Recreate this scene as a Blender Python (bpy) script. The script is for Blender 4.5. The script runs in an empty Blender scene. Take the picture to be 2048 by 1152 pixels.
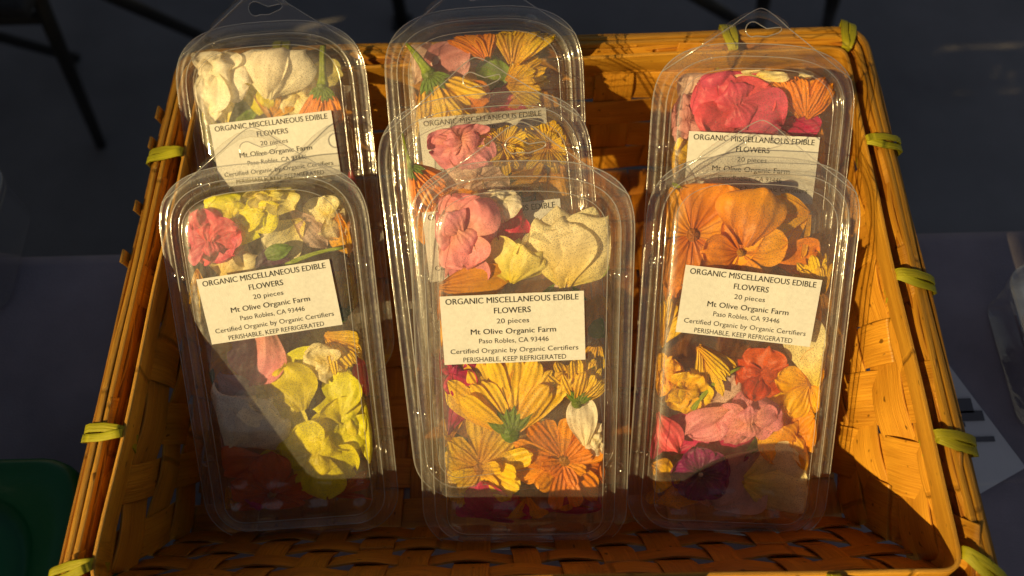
import bpy, bmesh, math, random
from mathutils import Vector, Matrix, noise

R = math.radians
PI = math.pi
sc = bpy.context.scene
col = sc.collection
rnd = random.Random(7)

# ------------------------------------------------------------------ camera, world, sun, exposure
FPX = 1547.0                      # focal length in photograph pixels (2048 wide)
CAM = Vector((0, 0, 0.52))
pitch, roll = R(67), R(-1.5)
F = Vector((0, math.cos(pitch), -math.sin(pitch)))
X0 = Vector((1, 0, 0)); U0 = X0.cross(F)
CX = X0 * math.cos(roll) + U0 * math.sin(roll)
CU = U0 * math.cos(roll) - X0 * math.sin(roll)
cd = bpy.data.cameras.new('camera'); cam = bpy.data.objects.new('camera', cd); col.objects.link(cam)
cam.matrix_world = Matrix(((CX.x, CU.x, -F.x, CAM.x), (CX.y, CU.y, -F.y, CAM.y), (CX.z, CU.z, -F.z, CAM.z), (0, 0, 0, 1)))
cd.sensor_width = 36; cd.lens = 36 * FPX / 2048
cd.clip_start = 0.01; cd.clip_end = 200
cd.dof.use_dof = True; cd.dof.focus_distance = 0.43; cd.dof.aperture_fstop = 5.5
sc.camera = cam

SUN = Vector((1.13, 0.80, -1.0)).normalized()      # direction the light travels
sun_el = math.asin(-SUN.z); sun_az = math.atan2(-SUN.x, -SUN.y)   # towards the sun, from +Y clockwise
w = bpy.data.worlds.new('World'); sc.world = w; w.use_nodes = True
nt = w.node_tree; bg = nt.nodes['Background']
sky = nt.nodes.new('ShaderNodeTexSky'); sky.sky_type = 'NISHITA'; sky.sun_disc = False
sky.sun_elevation = sun_el; sky.sun_rotation = sun_az
wm = nt.nodes.new('ShaderNodeMix'); wm.data_type = 'RGBA'; wm.blend_type = 'MULTIPLY'; wm.inputs[0].default_value = 1.0
wm.inputs[7].default_value = (1.0, 0.80, 0.62, 1)        # late afternoon haze: a sky less blue than the clear model's
nt.links.new(sky.outputs[0], wm.inputs[6]); nt.links.new(wm.outputs[2], bg.inputs[0]); bg.inputs[1].default_value = 0.05
sd = bpy.data.lights.new('sun', 'SUN'); sd.energy = 5.0; sd.angle = R(0.5); sd.color = (1.0, 0.735, 0.315)
so = bpy.data.objects.new('sun', sd); col.objects.link(so)
so.rotation_euler = SUN.to_track_quat('-Z', 'Y').to_euler(); so.location = (-3, -2, 3)
sc.view_settings.view_transform = 'Standard'; sc.view_settings.look = 'None'
sc.view_settings.exposure = 0.42; sc.view_settings.gamma = 1.0
try: sc.view_settings.use_curve_mapping = False
except Exception: pass
sc.render.engine = 'CYCLES'
cy = sc.cycles
cy.max_bounces = 20; cy.transparent_max_bounces = 48; cy.diffuse_bounces = 4; cy.glossy_bounces = 4; cy.transmission_bounces = 6
cy.sample_clamp_indirect = 4; cy.use_denoising = True
cy.caustics_reflective = False; cy.caustics_refractive = False

def ray(px, py):
    return F + CX * ((px - 1024) / FPX) - CU * ((py - 576) / FPX)
def on_z(px, py, z):
    d = ray(px, py); return CAM + d * ((z - CAM.z) / d.z)

# ------------------------------------------------------------------ node materials
def new_mat(name):
    m = bpy.data.materials.new(name); m.use_nodes = True
    m.node_tree.nodes.clear(); return m, m.node_tree
class N:
    """small helper for wiring nodes"""
    def __init__(s, t): s.t = t
    def __call__(s, kind, ins=None, **props):
        n = s.t.nodes.new('ShaderNode' + kind)
        for k, v in props.items(): setattr(n, k, v)
        for k, v in (ins or {}).items():
            if isinstance(v, bpy.types.NodeSocket): s.t.links.new(v, n.inputs[k])
            else: n.inputs[k].default_value = v
        return n
    def ramp(s, fac, stops):
        n = s.t.nodes.new('ShaderNodeValToRGB'); e = n.color_ramp.elements
        while len(e) < len(stops): e.new(0.5)
        for i, (p, c) in enumerate(stops):
            e[i].position = p; e[i].color = (*c, 1) if len(c) == 3 else c
        s.t.links.new(fac, n.inputs[0]); return n.outputs[0]
    def math(s, op, a, b=0.0, clamp=False):
        n = s.t.nodes.new('ShaderNodeMath'); n.operation = op; n.use_clamp = clamp
        for i, v in enumerate((a, b)):
            if isinstance(v, bpy.types.NodeSocket): s.t.links.new(v, n.inputs[i])
            else: n.inputs[i].default_value = v
        return n.outputs[0]
    def mix(s, fac, a, b, mode='MIX'):
        n = s.t.nodes.new('ShaderNodeMix'); n.data_type = 'RGBA'; n.blend_type = mode
        for k, v in ((0, fac), (6, a), (7, b)):
            if isinstance(v, bpy.types.NodeSocket): s.t.links.new(v, n.inputs[k])
            else: n.inputs[k].default_value = (*v, 1) if isinstance(v, tuple) and len(v) == 3 else v
        return n.outputs[2]
    def mixs(s, fac, a, b):
        n = s.t.nodes.new('ShaderNodeMixShader')
        if isinstance(fac, bpy.types.NodeSocket): s.t.links.new(fac, n.inputs[0])
        else: n.inputs[0].default_value = fac
        s.t.links.new(a, n.inputs[1]); s.t.links.new(b, n.inputs[2]); return n.outputs[0]
    def out(s, sh):
        o = s.t.nodes.new('ShaderNodeOutputMaterial'); s.t.links.new(sh, o.inputs[0])

def simple_mat(name, c, rough=0.6, var=0.25, scale=30.0, bump=0.0, spec=0.4, bscale=None, metal=0.0):
    m, t = new_mat(name); n = N(t)
    tc = n('TexCoord').outputs['Object']
    nz = n('TexNoise', {'Vector': tc, 'Scale': scale, 'Detail': 5.0, 'Roughness': 0.6}).outputs['Fac']
    c2 = n.mix(n.ramp(nz, [(0.3, (0, 0, 0)), (0.7, (1, 1, 1))]), tuple(v * (1 - var) for v in c), tuple(min(1, v * (1 + var * 0.6)) for v in c))
    b = n('BsdfPrincipled', {'Base Color': c2, 'Roughness': rough, 'Specular IOR Level': spec, 'Metallic': metal})
    if bump:
        bz = n('TexNoise', {'Vector': tc, 'Scale': bscale or scale * 4, 'Detail': 4.0}).outputs['Fac']
        bp = n('Bump', {'Height': bz, 'Strength': bump, 'Distance': 0.002})
        t.links.new(bp.outputs[0], b.inputs['Normal'])
    n.out(b.outputs[0]); return m

def bamboo_mat(name, c, dark, rough=0.42, spec=0.45):
    m, t = new_mat(name); n = N(t)
    uv = n('UVMap').outputs[0]
    oi = n('ObjectInfo').outputs['Random']
    mp = n('Mapping', {'Vector': uv, 'Scale': (26.0, 900.0, 1.0)})
    g1 = n('TexNoise', {'Vector': mp.outputs[0], 'Scale': 1.0, 'Detail': 6.0, 'Roughness': 0.65}).outputs['Fac']
    mp2 = n('Mapping', {'Vector': uv, 'Scale': (14.0, 60.0, 1.0)})
    g2 = n('TexNoise', {'Vector': mp2.outputs[0], 'Scale': 1.0, 'Detail': 3.0}).outputs['Fac']
    base = n.mix(n.ramp(g1, [(0.30, (0, 0, 0)), (0.62, (1, 1, 1))]), dark, c)
    base = n.mix(n.ramp(g2, [(0.35, (0.62, 0.52, 0.42)), (0.65, (1, 1, 1))]), (0, 0, 0), base, 'MULTIPLY') if False else n.mix(1.0, base, n.ramp(g2, [(0.3, (0.66, 0.58, 0.5)), (0.68, (1.06, 1.04, 1.0))]), 'MULTIPLY')
    mp3 = n('Mapping', {'Vector': uv, 'Scale': (160.0, 240.0, 1.0)})
    sp = n('TexNoise', {'Vector': mp3.outputs[0], 'Scale': 1.0, 'Detail': 1.0}).outputs['Fac']
    base = n.mix(n.ramp(sp, [(0.70, (0, 0, 0)), (0.76, (1, 1, 1))]), base, tuple(v * 0.35 for v in dark))
    sx = n('SeparateXYZ', {0: uv})
    ln = n.math('ADD', n.math('MULTIPLY', sx.outputs[0], 7.3), n.math('MULTIPLY', g2, 0.03))
    nd = n.math('ABSOLUTE', n.math('SUBTRACT', n.math('FRACT', ln), 0.5))
    ndl = n.ramp(nd, [(0.004, (1, 1, 1)), (0.014, (0, 0, 0))])
    base = n.mix(n.math('MULTIPLY', ndl, 0.55), base, tuple(v * 0.45 for v in dark))
    bp = n('Bump', {'Height': n.math('ADD', g1, n.math('MULTIPLY', ndl, 1.5)), 'Strength': 0.8, 'Distance': 0.0009})
    b = n('BsdfPrincipled', {'Base Color': base, 'Roughness': rough, 'Specular IOR Level': spec, 'Normal': bp.outputs[0]})
    n.out(b.outputs[0]); return m

def petal_mat(name, base, tip, vein=0.0, veincol=None, ridge=0.0, trans=0.38, freq=7.0, vlen=0.75, spot=0.0):
    """petal: colour from base to tip, veins along its length, thin and translucent"""
    m, t = new_mat(name); n = N(t)
    uv = n('UVMap').outputs[0]
    sx = n('SeparateXYZ', {0: uv}); u, v = sx.outputs[0], sx.outputs[1]
    oi = n('ObjectInfo').outputs['Random']
    tc = n('TexCoord').outputs['Object']
    c = n.mix(n.ramp(v, [(0.05, (0, 0, 0)), (0.65, (1, 1, 1))]), base, tip)
    nz = n('TexNoise', {'Vector': tc, 'Scale': 110.0, 'Detail': 4.0, 'Roughness': 0.5}).outputs['Fac']
    c = n.mix(1.0, c, n.ramp(nz, [(0.28, (0.86, 0.83, 0.78)), (0.66, (1.05, 1.04, 1.03))]), 'MULTIPLY')
    hv = n('HueSaturation', {'Hue': n.math('ADD', n.math('MULTIPLY', oi, 0.022), 0.489), 'Saturation': 1.06,
                             'Value': n.math('ADD', n.math('MULTIPLY', oi, 0.20), 0.98), 'Fac': 1.0, 'Color': c}).outputs[0]
    wob = n('TexNoise', {'Vector': n('Mapping', {'Vector': uv, 'Scale': (5.0, 3.0, 1.0)}).outputs[0], 'Scale': 1.0, 'Detail': 3.0}).outputs['Fac']
    un = n.math('ADD', u, n.math('MULTIPLY', wob, 0.10))
    line = n.math('SINE', n.math('MULTIPLY', un, freq * 2 * PI))
    line = n.math('MULTIPLY', n.math('ADD', line, 1.0), 0.5)
    if vein > 0:
        vf = n.math('MULTIPLY', n.math('POWER', line, 5.0), n.ramp(v, [(0.1, (1, 1, 1)), (vlen, (0, 0, 0))]))
        hv = n.mix(n.math('MULTIPLY', vf, vein, True), hv, veincol or tuple(x * 0.4 for x in base))
    if spot > 0:
        hv = n.mix(n.ramp(n('TexNoise', {'Vector': tc, 'Scale': 420.0, 'Detail': 2.0}).outputs['Fac'], [(0.62, (0, 0, 0)), (0.72, (spot, spot, spot))]), hv, tuple(x * 0.35 for x in base))
    fine = n('TexNoise', {'Vector': n('Mapping', {'Vector': uv, 'Scale': (22.0, 7.0, 1.0)}).outputs[0], 'Scale': 1.0, 'Detail': 5.0, 'Roughness': 0.65}).outputs['Fac']
    big = n('TexNoise', {'Vector': uv, 'Scale': 3.2, 'Detail': 2.0}).outputs['Fac']
    hv = n.mix(1.0, hv, n.ramp(fine, [(0.3, (0.90, 0.87, 0.84)), (0.62, (1.05, 1.04, 1.03))]), 'MULTIPLY')
    bruise = n.math('MULTIPLY', n.ramp(n('TexNoise', {'Vector': tc, 'Scale': 70.0, 'Detail': 6.0, 'Roughness': 0.7}).outputs['Fac'], [(0.60, (0, 0, 0)), (0.74, (1, 1, 1))]), n.ramp(v, [(0.65, (0, 0, 0)), (1.0, (0.40, 0.40, 0.40))]))
    hv = n.mix(bruise, hv, tuple(x * y for x, y in zip(tip, (0.62, 0.42, 0.30))))
    h = n.math('ADD', n.math('ADD', n.math('MULTIPLY', line, ridge), n.math('MULTIPLY', nz, 0.2)), n.math('ADD', n.math('MULTIPLY', fine, 0.25), n.math('MULTIPLY', big, 2.2)))
    bp = n('Bump', {'Height': h, 'Strength': 0.75, 'Distance': 0.0008})
    b = n('BsdfPrincipled', {'Base Color': hv, 'Roughness': 0.46, 'Specular IOR Level': 0.4, 'Normal': bp.outputs[0], 'Sheen Weight': 0.1})
    tr = n('BsdfTranslucent', {'Color': n.mix(1.0, hv, (1.0, 0.95, 0.8), 'MULTIPLY'), 'Normal': bp.outputs[0]})
    n.out(n.mixs(trans * 0.98, b.outputs[0], tr.outputs[0])); return m

def plastic_mat(name, fog=0.0, drops=0.0, refl=1.0, tint=(0.985, 0.98, 0.97), rough=0.06, wav=0.25, scat=0.0, glare=0.0):
    """thin clear sheet: transparent with a two-sided Fresnel reflection, beads of condensation"""
    m, t = new_mat(name); n = N(t)
    tc = n('TexCoord').outputs['Object']
    fc = n('LayerWeight', {'Blend': 0.5}).outputs['Facing']
    fr = n.math('ADD', n.math('MULTIPLY', n.math('POWER', fc, 5.0), 0.85), 0.055 * refl, True)
    wz = n('TexNoise', {'Vector': tc, 'Scale': 70.0, 'Detail': 3.0}).outputs['Fac']
    bp = n('Bump', {'Height': wz, 'Strength': wav, 'Distance': 0.001})
    gl = n('BsdfGlossy', {'Color': (1, 1, 1, 1), 'Roughness': rough, 'Normal': bp.outputs[0]})
    tr = n('BsdfTransparent', {'Color': (*tint, 1)})
    sh = n.mixs(fr, tr.outputs[0], gl.outputs[0])
    if fog or drops:
        area = n.ramp(n('TexNoise', {'Vector': tc, 'Scale': 28.0, 'Detail': 5.0, 'Roughness': 0.62}).outputs['Fac'], [(0.36, (0.16, 0.16, 0.16)), (0.62, (1, 1, 1))])
        vo = n('TexVoronoi', {'Vector': tc, 'Scale': 1150.0, 'Randomness': 1.0})
        bead = n.ramp(vo.outputs['Distance'], [(0.18, (1, 1, 1)), (0.46, (0, 0, 0))])
        bb = n('Bump', {'Height': bead, 'Strength': 1.0, 'Distance': 0.0012})
        g2 = n('BsdfGlossy', {'Color': (1, 1, 1, 1), 'Roughness': 0.20, 'Normal': bb.outputs[0]})
        df = n('BsdfDiffuse', {'Color': (0.78, 0.74, 0.68, 1), 'Normal': bb.outputs[0]})
        tl = n('BsdfTranslucent', {'Color': (0.78, 0.74, 0.68, 1), 'Normal': bb.outputs[0]})
        fogs = n.mixs(0.5, df.outputs[0], tl.outputs[0])
        sh = n.mixs(n.math('MULTIPLY', area, n.math('MULTIPLY', n.math('ADD', n.math('MULTIPLY', bead, 0.8), 0.25), fog)), sh, fogs)
        sh = n.mixs(n.math('MULTIPLY', n.math('ADD', n.math('MULTIPLY', area, 0.95), 0.02), n.math('MULTIPLY', bead, drops)), sh, g2.outputs[0])
    if glare:
        wl = n('TexNoise', {'Vector': tc, 'Scale': 24.0, 'Detail': 4.0, 'Roughness': 0.7}).outputs['Fac']
        b3 = n('Bump', {'Height': wl, 'Strength': 0.6, 'Distance': 0.0022})
        g3 = n('BsdfGlossy', {'Color': (1, 1, 1, 1), 'Roughness': 0.42, 'Normal': b3.outputs[0]})
        sh = n.mixs(glare, sh, g3.outputs[0])
    if scat:
        d0 = n('BsdfDiffuse', {'Color': (0.8, 0.8, 0.78, 1)}); t0 = n('BsdfTranslucent', {'Color': (0.8, 0.8, 0.78, 1)})
        sh = n.mixs(scat, sh, n.mixs(0.5, d0.outputs[0], t0.outputs[0]))
    n.out(sh); return m

M = {}
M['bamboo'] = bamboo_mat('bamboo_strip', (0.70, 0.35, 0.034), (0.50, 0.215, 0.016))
M['bamboo_shaded'] = bamboo_mat('bamboo_strip_shaded', (0.48, 0.19, 0.013), (0.28, 0.095, 0.006))  # darker copy: shade of basket front, floor and rim gap put into colour
M['rim'] = bamboo_mat('bamboo_rim', (0.76, 0.42, 0.045), (0.50, 0.22, 0.018), rough=0.44)
M['tie'] = bamboo_mat('green_tie', (0.50, 0.47, 0.020), (0.36, 0.36, 0.012), rough=0.45, spec=0.3)
M['lid'] = plastic_mat('clear_lid', fog=0.40, drops=0.26, refl=0.8, glare=0.026)
M['tray'] = plastic_mat('clear_tray', fog=0.26, drops=0.06, refl=0.7, glare=0.012)
M['tab'] = plastic_mat('clear_tab', fog=0.05, drops=0.02, refl=1.1)
M['edge'] = plastic_mat('clear_edge', refl=4.0, rough=0.16, scat=0.30)
M['button'] = plastic_mat('clear_button', refl=1.6, rough=0.10)
M['paper_label'] = simple_mat('label_paper', (0.59, 0.585, 0.57), 0.6, 0.09, 500, 0.15)
M['ink'] = simple_mat('black_ink', (0.012, 0.011, 0.012), 0.6, 0.2, 300)
M['cloth'] = simple_mat('mauve_tablecloth', (0.29, 0.255, 0.30), 0.95, 0.2, 14, 0.25, 0.1, 700)
M['sheet'] = simple_mat('office_paper', (0.62, 0.62, 0.66), 0.8, 0.04, 40)
M['print'] = simple_mat('grey_print', (0.12, 0.12, 0.14), 0.8, 0.1, 40)
M['concrete'] = simple_mat('concrete', (0.20, 0.19, 0.20), 0.9, 0.22, 3.0, 0.4, 0.2, 120)
M['steel'] = simple_mat('black_steel', (0.012, 0.012, 0.013), 0.5, 0.2, 20)
M['seatpad'] = simple_mat('black_seat', (0.02, 0.02, 0.022), 0.7, 0.2, 20)
M['green_plastic'] = simple_mat('green_plastic', (0.004, 0.10, 0.032), 0.35, 0.12, 12, 0.06)
M['clear_tub'] = plastic_mat('clear_tub', fog=0.12, refl=2.2, tint=(0.94, 0.96, 1.0))
M['fruit'] = simple_mat('brown_fruit', (0.16, 0.04, 0.025), 0.35, 0.4, 60, 0.5)
M['canvas'] = simple_mat('blocker_canvas', (0.30, 0.27, 0.22), 0.95, 0.1, 6)
M['wood'] = simple_mat('table_wood', (0.25, 0.16, 0.09), 0.6, 0.2, 8)
P = {   # petals: base colour, tip colour
 'yellow': petal_mat('yellow_petal', (0.82, 0.42, 0.004), (0.90, 0.60, 0.010), 0.30, (0.50, 0.20, 0.004), 1.0, 0.32, 3.0, 1.4),
 'orange': petal_mat('orange_petal', (0.80, 0.25, 0.003), (0.90, 0.31, 0.005), 0.28, (0.45, 0.09, 0.003), 1.0, 0.32, 3.0, 1.4),
 'gold': petal_mat('gold_petal', (0.82, 0.34, 0.005), (0.88, 0.46, 0.010), 0.30, (0.45, 0.13, 0.004), 0.5, 0.36, 6.0, 1.2),
 'nasturtium': petal_mat('nasturtium_petal', (0.70, 0.22, 0.004), (0.88, 0.38, 0.008), 0.55, (0.16, 0.012, 0.004), 0.6, 0.36, 5.0, 0.85),
 'lime': petal_mat('lime_yellow_petal', (0.72, 0.66, 0.010), (0.86, 0.82, 0.030), 0.10, (0.42, 0.40, 0.02), 0.3, 0.42, 4.0, 1.0),
 'pale': petal_mat('pale_yellow_petal', (0.80, 0.72, 0.08), (0.88, 0.83, 0.30), 0.10, (0.5, 0.45, 0.1), 0.3, 0.42, 4.0, 1.0),
 'cream': petal_mat('cream_petal', (0.86, 0.72, 0.16), (0.92, 0.87, 0.58), 0.10, (0.6, 0.52, 0.2), 0.3, 0.40, 5.0, 1.0),
 'white': petal_mat('white_petal', (0.88, 0.84, 0.62), (0.92, 0.89, 0.78), 0.10, (0.6, 0.55, 0.4), 0.3, 0.42, 5.0, 1.0),
 'blush': petal_mat('blush_petal', (0.72, 0.50, 0.40), (0.80, 0.62, 0.56), 0.10, (0.6, 0.3, 0.3), 0.3, 0.42, 5.0, 1.0),
 'pink': petal_mat('pink_petal', (0.76, 0.36, 0.26), (0.82, 0.33, 0.42), 0.18, (0.55, 0.10, 0.16), 0.4, 0.36, 6.0, 1.2),
 'rosepink': petal_mat('rose_pink_petal', (0.62, 0.10, 0.14), (0.74, 0.13, 0.21), 0.2, (0.45, 0.04, 0.1), 0.4, 0.36, 6.0, 1.2),
 'mauve': petal_mat('mauve_petal', (0.50, 0.20, 0.20), (0.60, 0.28, 0.30), 0.2, (0.4, 0.12, 0.15), 0.3, 0.36, 6.0, 1.2),
 'magenta': petal_mat('magenta_petal', (0.50, 0.02, 0.09), (0.60, 0.04, 0.15), 0.2, (0.3, 0.01, 0.05), 0.3, 0.36, 6.0, 1.2),
 'red': petal_mat('red_orange_petal', (0.55, 0.07, 0.008), (0.66, 0.10, 0.014), 0.3, (0.35, 0.03, 0.005), 0.5, 0.36, 5.0, 1.2),
 'purple': petal_mat('purple_petal', (0.05, 0.006, 0.04), (0.10, 0.012, 0.09), 0.2, (0.02, 0.003, 0.02), 0.3, 0.25, 6.0, 1.2),
 'dianthus': petal_mat('dianthus_petal', (0.03, 0.003, 0.025), (0.26, 0.012, 0.15), 0.5, (0.03, 0.004, 0.02), 0.4, 0.28, 7.0, 1.0),
 'leaf': petal_mat('green_leaf', (0.10, 0.16, 0.012), (0.13, 0.24, 0.018), 0.4, (0.22, 0.30, 0.05), 0.5, 0.25, 2.0, 1.5),
 'stem': petal_mat('green_stem', (0.26, 0.36, 0.03), (0.30, 0.40, 0.03), 0.3, (0.14, 0.22, 0.02), 0.8, 0.20, 4.0, 2.0),
 'brown': petal_mat('brown_centre', (0.30, 0.11, 0.01), (0.45, 0.20, 0.015), 0.0, None, 0.6, 0.1),
}

# ------------------------------------------------------------------ object helpers
def set_props(o, label=None, cat=None, group=None, kind=None):
    if label: o['label'] = label
    if cat: o['category'] = cat
    if group: o['group'] = group
    if kind: o['kind'] = kind
    return o
def thing(name, label, cat, mat=None, group=None):
    o = bpy.data.objects.new(name, None); col.objects.link(o); o.empty_display_size = 0.02
    if mat is not None: o.matrix_world = mat
    return set_props(o, label, cat, group)
def mesh(name, verts, faces, mat, parent=None, smooth=True, uvs=None):
    me = bpy.data.meshes.new(name)
    me.from_pydata([tuple(v) for v in verts], [], faces)
    if uvs is not None:
        ul = me.uv_layers.new(name='UVMap')
        for lp in me.loops: ul.data[lp.index].uv = uvs[lp.vertex_index]
    if smooth:
        for p in me.polygons: p.use_smooth = True
    me.update()
    if mat: me.materials.append(mat)
    o = bpy.data.objects.new(name, me); col.objects.link(o)
    if parent is not None: o.parent = parent
    return o

class Geo:
    """verts, faces and uvs gathered into one mesh"""
    def __init__(s): s.v = []; s.f = []; s.uv = []
    def add(s, v, f, uv=None):
        b = len(s.v); s.v += v; s.f += [tuple(i + b for i in q) for q in f]
        s.uv += uv if uv is not None else [(0.0, 0.0)] * len(v)
    def strip(s, path, nrm, wide, thick, closed=False, taper=None, seed=0.0):
        """flat strip with slightly rounded section swept along path; nrm = outward normals"""
        n = len(path); prof = [(-.5, -.44), (-.48, -.5), (.48, -.5), (.5, -.44), (.5, .44), (.48, .5), (-.48, .5), (-.5, .44)]
        k = len(prof); v = []; uv = []; f = []; L = 0.0
        for i in range(n):
            a = path[(i - 1) % n] if closed or i else path[0]; b = path[(i + 1) % n] if closed or i < n - 1 else path[-1]
            tg = (b - a).normalized(); nn = (nrm[i] - tg * nrm[i].dot(tg)).normalized(); sd_ = tg.cross(nn)
            if i: L += (path[i] - path[i - 1]).length
            ww = wide[i] if isinstance(wide, list) else wide
            for j, (x, y) in enumerate(prof):
                v.append(path[i] + sd_ * (x * ww) + nn * (y * thick)); uv.append((L + seed * 3.1, x * ww + seed + (0.05 if y > 0 else 0)))
        for i in range(n if closed else n - 1):
            i2 = (i + 1) % n
            for j in range(k):
                j2 = (j + 1) % k; f.append((i * k + j, i * k + j2, i2 * k + j2, i2 * k + j))
        if not closed:
            f.append(tuple(reversed(range(k)))); f.append(tuple(range((n - 1) * k, n * k)))
        s.add(v, f, uv)
    def tube(s, path, rad, seg=8, closed=False, cap=True):
        n = len(path); v = []; f = []; uv = []; up = Vector((0.13, 0.2, 0.97)); L = 0
        for i in range(n):
            a = path[(i - 1) % n] if closed or i else path[0]; b = path[(i + 1) % n] if closed or i < n - 1 else path[-1]
            tg = (b - a).normalized(); x = tg.cross(up)
            if x.length < 0.05: x = tg.cross(Vector((1, 0.1, 0)))
            x.normalize(); y = x.cross(tg); r = rad[i] if isinstance(rad, list) else rad
            if i: L += (path[i] - path[i - 1]).length
            for j in range(seg):
                q = 2 * PI * j / seg; v.append(path[i] + (x * math.cos(q) + y * math.sin(q)) * r); uv.append((j / seg, L * 30))
        for i in range(n if closed else n - 1):
            i2 = (i + 1) % n
            for j in range(seg):
                j2 = (j + 1) % seg; f.append((i * seg + j, i * seg + j2, i2 * seg + j2, i2 * seg + j))
        if cap and not closed:
            f.append(tuple(reversed(range(seg)))); f.append(tuple(range((n - 1) * seg, n * seg)))
        s.add(v, f, uv)
    def box(s, c, d, rot=None):
        v = [Vector((x * d[0] / 2, y * d[1] / 2, z * d[2] / 2)) for x in (-1, 1) for y in (-1, 1) for z in (-1, 1)]
        if rot: v = [rot @ q for q in v]
        s.add([Vector(c) + q for q in v], [(0, 1, 3, 2), (4, 6, 7, 5), (0, 4, 5, 1), (2, 3, 7, 6), (0, 2, 6, 4), (1, 5, 7, 3)])
    def blob(s, c, r, seg=12, rings=8, amp=0.0, fr=60.0, seed=0.0):
        v = []; f = []; uv = []
        for i in range(rings + 1):
            th = PI * i / rings
            for j in range(seg):
                ph = 2 * PI * j / seg; d = Vector((math.sin(th) * math.cos(ph), math.sin(th) * math.sin(ph), math.cos(th)))
                k = 1 + amp * noise.noise(d * fr + Vector((seed, seed, 0)))
                v.append(Vector(c) + Vector((d.x * r[0], d.y * r[1], d.z * r[2])) * k); uv.append((j / seg, i / rings))
        for i in range(rings):
            for j in range(seg): f.append((i * seg + j, i * seg + (j + 1) % seg, (i + 1) * seg + (j + 1) % seg, (i + 1) * seg + j))
        s.add(v, f, uv)
    def make(s, name, mat, parent=None, smooth=True, bevel=0.0):
        o = mesh(name, s.v, s.f, mat, parent, smooth, s.uv)
        if bevel:
            md = o.modifiers.new('bevel', 'BEVEL'); md.width = bevel; md.segments = 2; md.limit_method = 'ANGLE'
        return o

# ------------------------------------------------------------------ setting: ground, table, cloth
GZ = -1.0     # ground, below the table top at 0
g = Geo(); g.add([Vector(p) for p in ((-30, -30, GZ), (30, -30, GZ), (30, 30, GZ), (-30, 30, GZ))], [(0, 1, 2, 3)])
set_props(g.make('ground', M['concrete'], smooth=False), kind='structure')

TE = 0.2605    # far edge of the table
tb = thing('market_table', 'folding table under the mauve cloth carrying the basket', 'table', Matrix.Translation((0, -.2, GZ)))
g = Geo(); g.box((0, 0, -GZ - .015), (1.8, .90, .02)); g.make('tabletop', M['wood'], tb, False)
for sx in (-1, 1):
    for sy in (-1, 1):
        g = Geo(); g.tube([Vector((sx * .8, sy * .36, 0)), Vector((sx * .8, sy * .36, -GZ - .026))], .014); g.make('leg', M['steel'], tb)
g = Geo()   # cloth: a sheet over the top with a rounded fold and a hanging skirt
nx = 90; prof = [(-.66, -.30), (-.66, -.02), (-.655, -.004), (-.645, 0.0), (-.2, 0.0), (TE - .012, 0.0), (TE - .004, -.002), (TE, -.009), (TE + .002, -.03), (TE + .006, -.14), (TE + .004, -.30)]
v = []
for i in range(nx + 1):
    x = -.93 + 1.86 * i / nx
    for (y, z) in prof:
        wv = 0.010 * math.sin(x * 19 + 1) * min(1, max(0, -z - .02) / .12)
        v.append(Vector((x, y + (wv if y > 0 else -wv), z + .0006 * noise.noise(Vector((x * 9, y * 9, 0))))))
k = len(prof); f = [(i * k + j, (i + 1) * k + j, (i + 1) * k + j + 1, i * k + j + 1) for i in range(nx) for j in range(k - 1)]
g.add(v, f); tcl = g.make('tablecloth', M['cloth'])
md = tcl.modifiers.new('thick', 'SOLIDIFY'); md.thickness = .0015; md.offset = -1
set_props(tcl, 'plain mauve grey tablecloth under the bamboo basket', 'tablecloth')

# ------------------------------------------------------------------ basket
ZR = 0.120
RIM = [Vector((-.2193, .0092, ZR)), Vector((.2247, .0047, ZR)), Vector((.2283, .3430, ZR)), Vector((-.2055, .3365, ZR))]     # FL FR BR BL
BASE = [Vector((-.2105, .054, .006)), Vector((.2080, .053, .006)), Vector((.2060, .318, .006)), Vector((-.2000, .314, .006))]
bk = thing('woven_basket', 'amber bamboo basket with split strips and green ties holding the flower packs', 'basket')

def weave(A0, A1, B0, B1, rows, stakes, wr, ws, seed, inward, amp=.0015, fold=0, skip=()):
    """woven panel: A = bottom edge, B = top edge; weavers run along, stakes run up"""
    rg = random.Random(seed); g = Geo()
    def pt(u, vv): return (A0.lerp(A1, u)).lerp(B0.lerp(B1, u), vv)
    N0 = inward
    for i in range(rows):
        vc = (i + .5) / rows + rg.uniform(-.012, .012); path = []; nn = []
        n = stakes * 8
        ph = rg.uniform(-.004, .004)
        for q in range(n + 1):
            u = q / n; c = math.cos(PI * (u * stakes - .5 + i))
            path.append(pt(u, vc + ph * math.sin(u * 5 + i)) + N0 * (amp * c + .0004 * noise.noise(Vector((u * 14, i, seed))))); nn.append(N0)
        g.strip(path, nn, wr * rg.uniform(.86, 1.06), .0013, seed=rg.random() * 9)
    for j in range(stakes):
        if j in skip: continue
        uc = (j + .5) / stakes + rg.uniform(-.12, .12) / stakes; path = []; nn = []; n = rows * 8
        tilt = rg.uniform(-.25, .25) / stakes
        for q in range(n + 1):
            vv = q / n; c = -math.cos(PI * (vv * rows - .5 + j))
            path.append(pt(min(.995, max(.005, uc + tilt * (vv - .5))), vv) + N0 * (amp * c)); nn.append(N0)
        g.strip(path, nn, ws * rg.uniform(.8, 1.12), .0012, seed=rg.random() * 9)
    return g
cB = sum(BASE, Vector()) / 4
def side(i, j, rows, stakes, seed, wr=.021, ws=.019):
    a0, a1, b0, b1 = BASE[i], BASE[j], RIM[i].copy(), RIM[j].copy()
    b0.z -= .002; b1.z -= .002
    nrm = (a1 - a0).cross(b0 - a0).normalized()
    if nrm.dot(cB - a0) < 0: nrm = -nrm
    return weave(a0, a1, b0, b1, rows, stakes, wr, ws, seed, nrm)
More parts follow.
